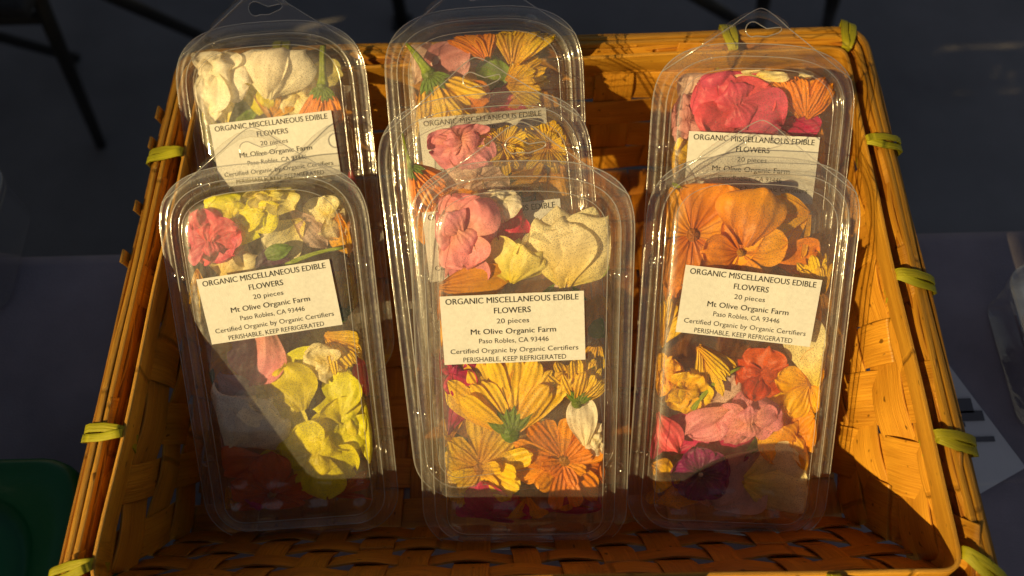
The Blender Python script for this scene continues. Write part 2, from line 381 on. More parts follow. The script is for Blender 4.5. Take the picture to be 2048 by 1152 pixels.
for (i, j, rows, st, seed, ws) in ((0, 1, 5, 15, 11, .0185), (1, 2, 4, 9, 22, .0294), (2, 3, 5, 7, 33, .030), (3, 0, 4, 9, 44, .0235)):
    side(i, j, rows, st, seed, (.0175 if i == 0 else .0212) if rows == 5 else .0235 if i != 1 else .0272, ws).make('woven_side', M['bamboo_shaded' if i == 0 else 'bamboo'], bk)
weave(BASE[0] + Vector((0, 0, -.0035)), BASE[1] + Vector((0, 0, -.0035)), BASE[3] + Vector((0, 0, -.0035)), BASE[2] + Vector((0, 0, -.0035)), 12, 18, .0208, .0212, 55, Vector((0, 0, 1)), .0018).make('woven_base', M['bamboo_shaded'], bk)

def rim_loop(off, z, rad, dens=10, wob=.0012, seed=0):
    """rounded loop that follows the rim, off = metres outward"""
    c = sum(RIM, Vector()) / 4; pts = []; nn = []
    P4 = [RIM[i] for i in range(4)]
    ins = []
    for i in range(4):
        a, b, d = P4[i - 1], P4[i], P4[(i + 1) % 4]
        e1 = (b - a).normalized(); e2 = (d - b).normalized()
        n1 = Vector((e1.y, -e1.x, 0)); n2 = Vector((e2.y, -e2.x, 0))
        ins.append((b + (n1 + n2) * off, e1, e2, n1, n2))
    for i in range(4):
        p, e1, e2, n1, n2 = ins[i]; q = ins[(i + 1) % 4]
        for s in range(7):
            t = s / 6; a = p - e1 * rad; b = p + e2 * rad
            pts.append(a.lerp(p, t).lerp(p.lerp(b, t), t)); nn.append((n1 * (1 - t) + n2 * t).normalized())
        a = p + e2 * rad; b = q[0] - q[1] * rad; m = int((b - a).length / .011)
        for s in range(1, m): pts.append(a.lerp(b, s / m)); nn.append(n2)
    out = []
    for i, p in enumerate(pts):
        w1 = noise.noise(Vector((p.x * 14, p.y * 14, seed))); w2 = noise.noise(Vector((p.x * 11, p.y * 11, seed + 5)))
        out.append(Vector((p.x, p.y, z)) + nn[i] * (w1 * wob) + Vector((0, 0, w2 * wob * .8)))
    return out, nn
def band(name, off, ztop, h, th, rad, mat, seed, lean=0.0):
    pts, nn = rim_loop(off, ztop - h / 2, rad, seed=seed)
    nn = [(n + Vector((0, 0, lean))).normalized() for n in nn]
    g = Geo(); g.strip(pts, nn, h, th, closed=True, seed=seed * 1.7); return g.make(name, mat, bk)
band('inner_rim_band', -.0068, ZR, .029, .0022, .014, M['rim'], 1.0, .26)
band('outer_rim_band', .0014, ZR + .0004, .021, .0028, .017, M['rim'], 2.0, .10)
band('outer_rim_band', .0048, ZR + .0010, .020, .0030, .019, M['rim'], 6.0, .10)
band('outer_rim_strip', .0080, ZR - .0012, .019, .0016, .020, M['bamboo'], 3.0, .10)
band('rim_filler', -.0012, ZR - .0052, .010, .0022, .016, M['bamboo_shaded'], 4.0)

def wrap_tie(px, py, ang=0.0, two=True, wide=.0047, sd_=0):
    """split green strip bound round the rim at the place seen at px, py"""
    p = on_z(px, py, ZR); best = None
    pts, nn = rim_loop(0, ZR, .016, seed=1.0)
    i = min(range(len(pts)), key=lambda q: (pts[q] - p).length)
    o = Vector((pts[i].x, pts[i].y, ZR)); n = nn[i]; t = Vector((-n.y, n.x, 0)); g = Geo()
    for k in ((-1, 1) if two else (0,)):
        path = []; nr = []
        sec = [(-.0094, .0006), (-.0072, .0018), (0, .0022), (.0072, .0022), (.0098, .0008), (.0100, -.010), (.0092, -.0215), (.005, -.0265), (-.001, -.0325), (-.0040, -.0285), (-.0078, -.010)]
        m = len(sec)
        for q in range(m * 3):
            a, b = sec[q // 3], sec[(q // 3 + 1) % m]; tt = (q % 3) / 3
            x = a[0] + (b[0] - a[0]) * tt; z = a[1] + (b[1] - a[1]) * tt
            slide = k * wide * (.52 - .34 * max(0, -x / .009)) + math.sin(ang) * (x * .8) + z * .15 * k
            path.append(o + n * x + t * slide + Vector((0, 0, z + (.0007 if k > 0 else 0))))
            d = Vector((x - .0008, z + .0115)); d = Vector((d.x / .0095, d.y / .015)); nr.append((n * d.x + Vector((0, 0, 1)) * d.y).normalized())
        g.strip(path, nr, wide * rnd.uniform(.9, 1.08), .0008, closed=True, seed=rnd.random() * 9)
    return g.make('green_tie', M['tie'], bk)
for a in ((335, 325, .3), (213, 862, .1), (168, 1132, .5), (1764, 287, -.3), (1822, 568, -.5), (1880, 868, -.4), (1938, 1132, -.9), (1466, 74, .1), (1695, 74, .3), (1664, 1146, .2), (560, 1156, .2), (1100, 1156, .2), (560, 100, 0), (1010, 88, 0)):
    wrap_tie(*a)
# rounded bamboo tongue that stands up from the front rim and throws the dome shaped shadow on the right pack
bmt = []
for i in range(25):
    a = PI * i / 24; bmt.append((.038 - .036 * math.copysign(abs(math.cos(a)) ** .8, math.cos(a)), .050 * math.sin(a) ** .8 if 0 < i < 24 else 0.0))
vv = [Vector((x, .0035 + .05 * z, ZR - .006 + z)) for x, z in bmt] + [Vector((x, .0015 + .05 * z, ZR - .006 + z)) for x, z in bmt]
n_ = len(bmt)
mesh('bamboo_tongue', vv, [tuple(range(n_)), tuple(reversed(range(n_, 2 * n_)))] + [(i, i + n_, (i + 1) % n_ + n_, (i + 1) % n_) for i in range(n_)], M['rim'], bk, False, [(v.z, v.x) for v in vv])
# ends of stakes bent over the left rim
for (px, py, ln) in ((338, 212, .009), (322, 292, .008), (306, 402, .007), (268, 498, .008)):
    p = on_z(px, py, ZR); g = Geo(); pts, nn = rim_loop(.009, ZR, .018, seed=1.0)
    i = min(range(len(pts)), key=lambda q: (pts[q] - p).length); o = pts[i]; n = nn[i]; t = Vector((-n.y, n.x, 0))
    g.strip([o + n * .0004 + Vector((0, 0, -.016)), o + n * .0010 + Vector((0, 0, -.006)), o + n * .0014 + Vector((0, 0, -.001)), o + n * .0018 + Vector((0, 0, .0014))], [n] * 4, ln, .0012, seed=rnd.random() * 5)
    g.make('bent_stake_end', M['rim'], bk)

# canvas curtain added unseen at left to keep sun off table and ground
def to_blocker(p, x0=-2.0):
    t = (p.x - x0) / SUN.x; q = p - SUN * t; return Vector((q.y, q.z))
def hull(pts):
    pts = sorted(set((round(a, 5), round(b, 5)) for a, b in pts)); o = []
    for seq in (pts, pts[::-1]):
        h = []
        for p in seq:
            while len(h) > 1 and (h[-1][0] - h[-2][0]) * (p[1] - h[-2][1]) - (h[-1][1] - h[-2][1]) * (p[0] - h[-2][0]) <= 0: h.pop()
            h.append(p)
        o += h[:-1]
    return o
pts = []
for p in RIM:
    for dx in ((-.016, .002) if p.x < 0 and p.y < .1 else (-.002, .002) if p.x < 0 else (-.008, -.0045)):
        for dy in (-.010, .004): pts.append(to_blocker(Vector((p.x + dx, p.y + dy, ZR + .001))))
for x, y, z in ((-.2, .312, .135), (.2, .31, .142), (0, .316, .142), (.185, .2, .145)): pts.append(to_blocker(Vector((x, y, z))))
loops = [[(-3.2, GZ), (2.8, GZ), (2.8, 3.4), (-3.2, 3.4)], hull([tuple(p) for p in pts])]  # opening cut to the basket's outline as the sun sees it
for quad in (((590, 66), (800, 10), (800, 2), (590, 58)),):  # slit shaped to throw a streak of sun on the ground
    loops.append([tuple(to_blocker(on_z(a, b, GZ))) for a, b in quad])
bm = bmesh.new(); es = []
for lp in loops:
    vs = [bm.verts.new((-2.0, y, z)) for y, z in lp]; es += [bm.edges.new((vs[i], vs[(i + 1) % len(vs)])) for i in range(len(vs))]
bmesh.ops.triangle_fill(bm, edges=es, use_beauty=True)
me = bpy.data.meshes.new('sun_blocker'); bm.to_mesh(me); bm.free(); me.materials.append(M['canvas'])
cv = bpy.data.objects.new('sun_blocker', me); col.objects.link(cv)
md = cv.modifiers.new('thick', 'SOLIDIFY'); md.thickness = .002
set_props(cv, 'added unseen canvas sun curtain of the neighbouring stall with openings the sun comes through', 'blocker')

# ------------------------------------------------------------------ plastic packs
PA, PL, PARCH = .060, .2125, .0185
def outline(inset, n_arc=10, n_top=34):
    a = PA - inset; rb = max(.027 - inset, .005); bot = -PL + inset; pts = []
    for i in range(n_arc + 1):                  # bottom right corner
        t = -PI / 2 + (PI / 2) * i / n_arc; pts.append((a - rb + rb * math.cos(t), bot + rb + rb * math.sin(t)))
    y0 = -.025
    for i in range(1, 13): pts.append((a, bot + rb + (y0 - bot - rb) * i / 13))
    hh = PARCH - y0 - inset
    for i in range(n_top + 1):
        t = PI * i / n_top; c, s = math.cos(t), math.sin(t)
        pts.append((a * math.copysign(abs(c) ** (2 / 3.), c), y0 + hh * abs(s) ** (2 / 3.)))
    for i in range(1, 13): pts.append((-a, y0 + (bot + rb - y0) * i / 13))
    for i in range(n_arc + 1):
        t = PI + (PI / 2) * i / n_arc; pts.append((-a + rb + rb * math.cos(t), bot + rb + rb * math.sin(t)))
    for i in range(1, 10):
        t = i / 10; pts.append((-a + rb + (2 * a - 2 * rb) * t, bot))
    return pts
def shell(rings, seed, cap_amp=.00035):
    g = Geo(); v = []; f = []
    base = [outline(i) for i, _ in rings]; n = len(base[0])
    for (ins, wz), o in zip(rings, base):
        v += [Vector((x, y, wz + .0002 * noise.noise(Vector((x * 45, y * 45, seed))))) for x, y in o]
    c = Vector((0, -.09)); last = base[-1]; m = len(rings); wl = rings[-1][1]
    for s in (.86, .7, .52, .34, .16):
        v += [Vector((c.x + (x - c.x) * s, c.y + (y - c.y) * s, wl + cap_amp * noise.noise(Vector((x * s * 40, y * s * 40, seed + 3))))) for x, y in last]
    v.append(Vector((c.x, c.y, wl))); tot = m + 5
    for i in range(tot - 1):
        for j in range(n): f.append((i * n + j, i * n + (j + 1) % n, (i + 1) * n + (j + 1) % n, (i + 1) * n + j))
    for j in range(n): f.append(((tot - 1) * n + j, (tot - 1) * n + (j + 1) % n, len(v) - 1))
    g.add(v, f); return g
LID = [(0, -.0010), (.0003, -.0003), (.0010, .0000), (.0018, -.0003), (.0024, -.0007), (.0058, .0005), (.0063, .0018), (.0069, .0031), (.0078, .0036), (.0088, .0033), (.0095, .0022), (.0100, .0010), (.0116, .0009), (.0120, .0028), (.0126, .0046), (.0138, .0060), (.0158, .0070), (.0180, .0076), (.0195, .0077)]
TRAY = [(.0006, -.0018), (.0018, -.0020), (.0058, -.0006), (.0064, -.0026), (.0078, -.0032), (.0092, -.0034), (.0098, -.0058), (.0112, -.013), (.0126, -.0200), (.0140, -.0224), (.0165, -.0236), (.0190, -.0240)]
LIDW = .0077
def tab_mesh():
    bm = bmesh.new()
    ap = .038; out = []
    def q(p0, p1, p2, n=10): return [tuple((1 - t) ** 2 * a + 2 * t * (1 - t) * b + t * t * c for a, b, c in zip(p0, p1, p2)) for t in [i / n for i in range(n + 1)]]
    out += [(-.0555, .0005)] + q((-.016, ap - .010), (-.004, ap), (.000, ap)) + q((0, ap), (.004, ap), (.016, ap - .010))[1:] + [(.0555, .0005)]
    for i in range(1, 22):
        t = PI * (.09 + .82 * i / 22); out.append((PA * math.copysign(abs(math.cos(t)) ** (2 / 3.), math.cos(t)), -.025 + .0435 * abs(math.sin(t)) ** (2 / 3.)))
    hole = []                       # hook shaped hole: round seat with a slot leading right
    for i in range(15): a = R(60 + 240 * i / 14); hole.append((-.004 + .0042 * math.cos(a), .0262 + .0042 * math.sin(a)))
    hole += [(.004, .0222), (.011, .0246), (.0128, .0262), (.0122, .0278), (.010, .0277), (.004, .0268), (.0005, .0285)]
    es = []
    for lp in (out, hole):
        vs = [bm.verts.new((x, y, -.0002)) for x, y in lp]
        es += [bm.edges.new((vs[i], vs[(i + 1) % len(vs)])) for i in range(len(vs))]
    bmesh.ops.triangle_fill(bm, edges=es, use_beauty=True)
    me = bpy.data.meshes.new('hang_tab'); bm.to_mesh(me); bm.free()
    me.materials.append(M['tab']); return me, out, hole
TAB_ME, TAB_OUT, TAB_HOLE = tab_mesh()
def bead_mesh():
    g = Geo()
    g.tube([Vector((x, y, -.0002)) for x, y in TAB_OUT[:24]], .00032, 6)
    g.tube([Vector((x, y, -.0002)) for x, y in TAB_HOLE], .00035, 6, closed=True)
    return g
def ring_bead_mesh():
    g = Geo()
    for ins, z, r_ in ((.0002, -.0004, .00034), (.0078, .0037, .00026), (.0150, .0068, .00022)):
        g.tube([Vector((x, y, z)) for x, y in outline(ins)], r_, 6, closed=True)
    return g
def hook_mesh():                    # embossed stiffening rib of the hook
    g = Geo(); pts = [(-.034, .0155), (-.026, .0215), (-.016, .0290), (-.008, .0335), (-.001, .0347), (.006, .0335), (.012, .0305), (.0165, .0270)]
    n = len(pts); P3 = []
    for i in range(n - 1):
        for s in range(4): t = s / 4; P3.append(Vector((pts[i][0] + (pts[i + 1][0] - pts[i][0]) * t, pts[i][1] + (pts[i + 1][1] - pts[i][1]) * t, .0002)))
    P3.append(Vector((*pts[-1], .0002)))
    g.tube(P3, [.0019 * min(1, .25 + min(i, len(P3) - 1 - i) * .5) for i in range(len(P3))], 10); return g
def button_mesh():
    g = Geo(); v = []; f = []; pr = [(0.0042, .0002), (.0040, .0012), (.0035, .0017), (.0029, .0012), (.0022, .0010), (.0012, .0016), (0.0003, .0019)]
    for r_, z in pr:
        for j in range(20): v.append(Vector((r_ * math.cos(2 * PI * j / 20), r_ * math.sin(2 * PI * j / 20), z)))
    for i in range(len(pr) - 1):
        for j in range(20): f.append((i * 20 + j, i * 20 + (j + 1) % 20, (i + 1) * 20 + (j + 1) % 20, (i + 1) * 20 + j))
    g.add(v, f); return g

TXT = [('ORGANIC MISCELLANEOUS EDIBLE', .080, 742, 33, 1), ('FLOWERS', .232, 205, 33, 1), ('20 pieces', .382, 182, 28, 0), ('Mt Olive Organic Farm', .53, 480, 31, 1),
       ('Paso Robles, CA 93446', .668, 393, 28, 0), ('Certified Organic by Organic Certifiers', .810, 725, 28, 0), ('PERISHABLE, KEEP REFRIGERATED', .940, 585, 28, 0)]
LW, LH = .0767, .0388
def lettering_mesh():
    V = []; Fc = []
    for s, yf, wpx, cap, bold in TXT:
        cu = bpy.data.curves.new('lettering', 'FONT'); cu.body = s; cu.size = 1.0; cu.align_x = 'CENTER'; cu.resolution_u = 3
        cu.offset = 0.0
        ob = bpy.data.objects.new('lettering_source', cu); col.objects.link(ob); bpy.context.view_layer.update()
        me = bpy.data.meshes.new_from_object(ob.evaluated_get(bpy.context.evaluated_depsgraph_get()))
        xs = [v.co.x for v in me.vertices]
        cu.body = 'H'; bpy.context.view_layer.update()
        mh = bpy.data.meshes.new_from_object(ob.evaluated_get(bpy.context.evaluated_depsgraph_get()))
        ch = max(v.co.y for v in mh.vertices) - min(v.co.y for v in mh.vertices)
        cx = (max(xs) + min(xs)) / 2; sx = wpx / 803 * LW / (max(xs) - min(xs)); sy = cap / 803 * LW / ch
        yb = LH * (.5 - yf) - cap / 803 * LW * .5
        b = len(V)
        for k in ((-1, 1) if bold else (0,)):          # bold: drawn twice, a hair apart
            b = len(V)
            V += [Vector(((v.co.x - cx) * sx + k * .00005, yb + v.co.y * sy, k * .00001)) for v in me.vertices]
            Fc += [tuple(i + b for i in p.vertices) for p in me.polygons]
        bpy.data.objects.remove(ob); bpy.data.curves.remove(cu); bpy.data.meshes.remove(me); bpy.data.meshes.remove(mh)
    return V, Fc
LV, LF = lettering_mesh()

def pose(p, a):
    rx, ry, rz = (R(q) for q in a)
    return Matrix.Translation(p) @ Matrix.Rotation(rx, 4, 'X') @ Matrix.Rotation(ry, 4, 'Y') @ Matrix.Rotation(rz, 4, 'Z')
PACK = {
 'C1': (((0.0063, 0.2028, 0.1655), (38.5, -1.25, -0.70)), ((877, 592), (1170, 580)), 'clear flower pack in front centre, label square on, pink snapdragon at its top left'),
 'L1': (((-0.1415, 0.2235, 0.1375), (35.0, 0.96, 2.43)), ((397, 558), (656, 518)), 'clear flower pack in front at left, chartreuse snapdragons below its label'),
 'R1': (((0.1377, 0.2161, 0.1422), (33.88, -1.68, -3.43)), ((1365, 528), (1649, 560)), 'clear flower pack in front at right, orange nasturtiums above its tilted label'),
 'R2': (((0.1468, 0.2895, 0.1480), (33.38, -0.90, -3.37)), ((1376, 262), (1640, 275)), 'clear flower pack behind the right one, rose pink bloom and orange calendula on top'),
 'L2': (((-0.1469, 0.3232, 0.1395), (34.99, -2.0, 2.45)), ((415, 250), (668, 220)), 'clear flower pack behind the left one, two white snapdragons at its top'),
 'C2': (((-0.0140, 0.2507, 0.1590), (30.5, 4.0, 4.2)), ((846, 425), (1117, 397)), 'clear flower pack in the middle of the centre stack, green calyx at its left'),
 'C3': (((-0.0141, 0.3188, 0.1520), (34.10, -0.11, 1.87)), ((836, 238), (1092, 215)), 'clear flower pack at the back of the centre stack, orange and yellow calendulas on top'),
}
POSE = {}
lid_g = shell(LID, 1.0); tray_g = shell(TRAY, 2.0, .0008); hook_g = hook_mesh(); btn_g = button_mesh(); bead_g = bead_mesh()
protos = {}
def on_pack(k, px, py, wz=0.0):
    """point of pack k's own plane (at depth wz) seen at px, py, in the pack's coordinates; also its distance"""
    Mx = POSE[k]; nrm = (Mx.to_3x3() @ Vector((0, 0, 1))); o = Mx.translation + nrm * wz; d = ray(px, py)
    t = (o - CAM).dot(nrm) / d.dot(nrm); return Mx.inverted() @ (CAM + d * t), t
for key, ((p, a), (lc, rc), lab) in PACK.items():
    POSE[key] = pose(p, a)
    e = thing('flower_pack', lab, 'plastic pack', POSE[key], 'clear packs of edible flowers in the basket')
    if not protos:
        protos['lid'] = lid_g.make('lid', M['lid'], e); protos['tray'] = tray_g.make('tray', M['tray'], e)
        t = bpy.data.objects.new('hang_tab', TAB_ME); col.objects.link(t); t.parent = e; protos['hang_tab'] = t
        protos['hook_rib'] = hook_g.make('hook_rib', M['tab'], t); protos['edge_bead'] = bead_g.make('edge_bead', M['edge'], t)
        protos['ring'] = ring_bead_mesh().make('edge_bead', M['edge'], protos['lid']); protos['btn'] = btn_g.make('snap_button', M['button'], protos['lid']); lid = protos['lid']; first = True
    else:
        first = False
        for nm in ('lid', 'tray', 'hang_tab'):
            c = protos[nm].copy(); col.objects.link(c); c.parent = e
            if nm == 'lid': lid = c
            if nm == 'hang_tab': t = c
        c = protos['ring'].copy(); col.objects.link(c); c.parent = lid
        for nm in ('hook_rib', 'edge_bead'):
            c = protos[nm].copy(); col.objects.link(c); c.parent = t
    for i, (x, y) in enumerate(((-.053, -.043), (.053, -.043), (-.053, -.158), (.053, -.158), (-.030, .0085), (.030, .0085))):
        b = protos['btn'] if (first and i == 0) else protos['btn'].copy()
        if not (first and i == 0): col.objects.link(b)
        b.parent = lid; b.location = (x, y, .0004)
    # paper label stuck on the lid
    A, _ = on_pack(key, *lc, LIDW); B, _ = on_pack(key, *rc, LIDW)
    dr = (B - A); ang = math.atan2(dr.y, dr.x); ex = Vector((math.cos(ang), math.sin(ang), 0)); ey = Vector((-ex.y, ex.x, 0))
    c0 = (A + B) / 2 - ey * LH / 2; wz = LIDW + .0013
    def LP(x, y, z=0): return Vector((c0.x, c0.y, wz)) + ex * x + ey * y + Vector((0, 0, z))
    g = Geo(); nxl, nyl = 24, 14; v = []; th = .00014
    def bendz(x, y): return .00050 * noise.noise(Vector((x * 38, y * 44, 3.7 * (ord(key[0]) + 9 * ord(key[1]))))) + .0002 * noise.noise(Vector((x * 130, y * 110, ord(key[1])))) 
    for zz in (0, -th):
        for i in range(nxl + 1):
            for j in range(nyl + 1):
                x = -LW / 2 + LW * i / nxl; y = -LH / 2 + LH * j / nyl; v.append(LP(x, y, zz + bendz(x, y)))
    f = []; mm = (nxl + 1) * (nyl + 1)
    for i in range(nxl):
        for j in range(nyl):
            q = (i * (nyl + 1) + j, (i + 1) * (nyl + 1) + j, (i + 1) * (nyl + 1) + j + 1, i * (nyl + 1) + j + 1)
            f += [q, tuple(x + mm for x in reversed(q))]
    g.add(v, f); lb = g.make('label', M['paper_label'], e)
    mesh('lettering', [LP(q.x, q.y, .00012 + bendz(q.x, q.y)) for q in LV], LF, M['ink'], lb, False)

# ------------------------------------------------------------------ petals and flowers
def petal(L, W, shape='oval', curl=0.0, cup=0.0, ruf=0.0, nr=2.0, wr=0.05, notch=0.0, rg=rnd, nu=9, nv=11, roll_=0.0, fringe=0):
    """petal along +Y with its base at the origin, face towards +Z"""
    v = []; uv = []; ph = rg.uniform(0, 6.28); sd_ = rg.uniform(0, 99)
    skew = rg.uniform(-.12, .12)
    for j in range(nv):
        t = 1 - (1 - j / (nv - 1)) ** 1.7
        if shape == 'strap': h = (.50 + .5 * min(1, t * 2.2)) * math.sqrt(max(0.0, 1 - (max(0, t - .80) / .202) ** 2.4))
        elif shape == 'round': h = (.16 + .84 * (math.sin(min(1, t / .60) * PI / 2) ** 1.3)) * math.sqrt(max(0.0, 1 - (max(0, t - .56) / .442) ** 2.3))
        elif shape == 'pointed': h = math.sin(PI * min(1, (t + .06) ** .75 * .97)) ** .8 + .03
        else: h = math.sqrt(max(0.0004, 1 - ((t - .5) / .505) ** 2))
        th = curl * t * t + roll_ * max(0, (t - .7) / .3) ** 2 * 1.0
        if abs(curl) < 1e-3: cy_, cz_ = t * L, 0.0
        else:
            cy_ = cz_ = 0.0; K = 8
            for q in range(K):
                tq = t * (q + .5) / K; aq = curl * tq * tq + roll_ * max(0, (tq - .7) / .3) ** 2
                cy_ += math.cos(aq) * t * L / K; cz_ += math.sin(aq) * t * L / K
        for i in range(nu):
            s = -1 + 2 * i / (nu - 1)
            rd = .06
            back = L * (rd * s * s * t ** 3 + notch * math.exp(-(s / .3) ** 2) * t ** 5)
            if fringe and t > .8: back += L * .09 * (i % 2) * (t - .8) / .2
            x = W / 2 * h * s + skew * W * t * t
            off = cup * W * s * s * (.25 + .75 * t) + ruf * W * math.sin(nr * PI * s + ph) * t * t
            off += wr * W * noise.noise(Vector((s * 1.6 + sd_, t * 2.2, sd_)))
            ct, st = math.cos(th), math.sin(th)
            v.append(Vector((x, cy_ - back * ct - off * st, cz_ - back * st + off * ct))); uv.append(((s + 1) / 2, t))
    f = [(j * nu + i, j * nu + i + 1, (j + 1) * nu + i + 1, (j + 1) * nu + i) for j in range(nv - 1) for i in range(nu - 1)]
    return v, f, uv
def frame(o, y, z):
    y = y.normalized(); z = (z - y * z.dot(y)).normalized(); x = y.cross(z)
    return lambda q: o + x * q.x + y * q.y + z * q.z
W_ = Vector((0, 0, 1))
def dirv(a): return Vector((math.cos(a), math.sin(a), 0))

class Flower:
    def __init__(s): s.parts = []
    def petal(s, o, y, z, mat, name='petal', **kw):
        v, f, uv = petal(**kw); fr = frame(o, y, z); s.parts.append((name, [fr(q) for q in v], f, uv, mat))
    def geo(s, name, g, mat): s.parts.append((name, g.v, g.f, g.uv, mat))

def calendula(fl, R_, ang, rg, mat, n=20, spread=55, stem=0.0, calyx=True, face=False, arc=None, wid=.30):
    ax = dirv(ang); sdv = dirv(ang - PI / 2)
    if face:
        axf = (W_ * .95 + ax * .28).normalized(); s1 = axf.cross(Vector((.2, 1, .1))).normalized(); s2 = s1.cross(axf)
        for i in range(n):
            az = 2 * PI * (i + rg.uniform(-.4, .4)) / n; al = R(rg.uniform(62, 96)); rad = s1 * math.cos(az) + s2 * math.sin(az)
            d = axf * math.cos(al) + rad * math.sin(al)
            fl.petal(rad * R_ * .12, d, axf - d * axf.dot(d) + rad.cross(axf) * rg.uniform(-.6, .6), mat, L=R_ * rg.uniform(.72, 1.0), W=R_ * wid * rg.uniform(.85, 1.15), shape='strap',
                     curl=rg.uniform(-.7, .7), cup=rg.uniform(-.18, .12), ruf=.03, wr=.08, notch=rg.choice((0, .04, .07)), rg=rg, nu=7, nv=10)
        for i in range(n // 3):
            az = rg.uniform(0, 6.28); rad = s1 * math.cos(az) + s2 * math.sin(az)
            fl.petal(rad * R_ * .05 + axf * R_ * .06, rad * .8 + axf * .5, axf - rad * .5, mat, L=R_ * rg.uniform(.35, .6), W=R_ * wid * .8, shape='strap', curl=rg.uniform(-.9, .2), cup=-.1, wr=.1, rg=rg, nu=7, nv=8)
        g = Geo(); g.blob((0, 0, R_ * .03), (R_ * .13, R_ * .13, R_ * .08), 16, 10, .35, 4.0, rg.random() * 9); fl.geo('centre', g, P['brown']); return
    base = ax * (-R_ * .50)
    for ly in range(3):                      # three ranks of rays, the front one shorter
        m = max(3, int(n / 3 + .5) + (1 - ly))
        for i in range(m):
            a = ang + R(spread) * (2 * (i + .5) / m - 1) * (1.0, .92, .72)[ly] * rg.uniform(.9, 1.1) + rg.uniform(-.06, .06)
            d = dirv(a) + W_ * rg.uniform(-.12, .22)
            fl.petal(base + dirv(a) * R_ * .08 + W_ * R_ * .11 * (ly - 1), d, W_ + dirv(a - PI / 2) * rg.uniform(-.55, .55), mat, L=R_ * (1.42, 1.32, 1.08)[ly] * rg.uniform(.84, 1.06), W=R_ * wid * rg.uniform(.9, 1.25), shape='strap',
                     curl=rg.uniform(-.45, .25), cup=rg.uniform(-.24, -.04), ruf=.02, wr=.06, notch=rg.choice((0, .03, .06)), rg=rg, nu=7, nv=11)
    if calyx:
        g = Geo(); c = base + ax * R_ * .04 + W_ * R_ * .08; g.blob(c, (R_ * .17, R_ * .17, R_ * .13), 12, 8, .18, 3.0, rg.random() * 9); fl.geo('calyx', g, P['leaf'])
        for i in range(7):
            a = ang + R(62) * (2 * (i + .5) / 7 - 1)
            fl.petal(c + W_ * R_ * .10 + dirv(a) * R_ * .08, dirv(a) - W_ * .12, W_, P['leaf'], name='sepal', L=R_ * rg.uniform(.36, .48), W=R_ * .15, shape='pointed', curl=.2, cup=-.15, rg=rg, nu=5, nv=6)
    if stem:
        g = Geo(); pts = []; bend = rg.uniform(-.25, .25)
        for i in range(9): t = i / 8; pts.append(base - ax * stem * t + sdv * bend * stem * t * t + W_ * R_ * .06)
        g.tube(pts, [R_ * (.10 - .02 * i / 8 + (.07 if i == 0 else .02 if i == 1 else 0)) for i in range(9)], 9); fl.geo('stem', g, P['stem'])
def snapdragon(fl, R_, ang, rg, mat, lobes=6, stem=0.0, throat=None):
    for i in range(lobes):
        a = ang + 2 * PI * (i + rg.uniform(-.25, .25)) / lobes; up = rg.uniform(-.1, .35)
        fl.petal(dirv(a) * R_ * -.05 + W_ * R_ * .14 * ((i * 2) % 3 - 1), dirv(a) + W_ * up, W_ + dirv(a + 1.57) * rg.uniform(-.45, .45), mat, L=R_ * rg.uniform(.86, 1.16), W=R_ * rg.uniform(1.0, 1.4), shape='round',
                 curl=rg.uniform(-1.3, .45), cup=rg.uniform(-.28, .12), ruf=rg.uniform(.05, .11), nr=rg.uniform(1.2, 2.2), wr=.13, notch=rg.choice((0, .1, .14)), rg=rg, nu=13, nv=14)
    for k in range(2):                              # the two lips that close the throat
        a = ang + PI * k + rg.uniform(-.5, .5)
        fl.petal(W_ * R_ * .16 - dirv(a) * R_ * .12, dirv(a) + W_ * .55, W_ - dirv(a) * .5, throat or mat, name='lip', L=R_ * .72, W=R_ * .85, shape='round', curl=-1.7, cup=-.3, ruf=.05, wr=.12, rg=rg, nu=11, nv=12)
def rose(fl, R_, ang, rg, mat, outer=4, inner=3, sp=42, sepals=False):
    """a bloom seen from the side: a cup of wide petals with rolled edges"""
    ax = dirv(ang); base = -ax * R_ * .80
    for i in range(inner):                          # heart, behind
        a = ang + R(24) * (2 * (i + .5) / inner - 1)
        fl.petal(base + W_ * R_ * (.05 + .02 * i), dirv(a) + W_ * rg.uniform(-.02, .14), W_ + dirv(a + 1.57) * rg.uniform(-.3, .3), mat, L=R_ * rg.uniform(1.55, 1.8), W=R_ * rg.uniform(.95, 1.15), shape='round', curl=rg.uniform(-.3, .1), cup=rg.uniform(-.35, -.15), ruf=.03, wr=.08, rg=rg, roll_=rg.uniform(-1.6, -.3), nu=13, nv=16)
    for i in range(outer):                          # outer petals, alternating left and right, the last ones in front
        sg = -1 if i % 2 else 1; k = (i // 2 + .6) / (outer / 2)
        a = ang + sg * R(sp) * min(1.15, k) * rg.uniform(.85, 1.1)
        fl.petal(base + W_ * R_ * (.14 + .09 * (outer - i) / outer - .10 * k), dirv(a) + W_ * rg.uniform(.05, .30), W_ - dirv(a - sg * 1.57) * rg.uniform(.1, .6), mat, L=R_ * rg.uniform(1.45, 1.8), W=R_ * rg.uniform(1.25, 1.6), shape='round', curl=rg.uniform(-.3, .3), cup=rg.uniform(-.42, .05), ruf=.05, nr=1.5, wr=.14, rg=rg, roll_=rg.uniform(-3.0, -1.2), nu=13, nv=16)
    if sepals:
        g = Geo(); g.blob(base - ax * R_ * .02, (R_ * .2, R_ * .2, R_ * .16), 12, 8, .1); g.tube([base - ax * R_ * (.05 + .1 * i) for i in range(4)], R_ * .15); fl.geo('calyx', g, P['blush'])
        for i in range(4):
            a = ang + PI + R(80) * (2 * (i + .5) / 4 - 1)
            fl.petal(base + W_ * R_ * .05, dirv(a), W_, P['leaf'], name='sepal', L=R_ * .6, W=R_ * .24, shape='pointed', curl=-.3, rg=rg, nu=5, nv=7)
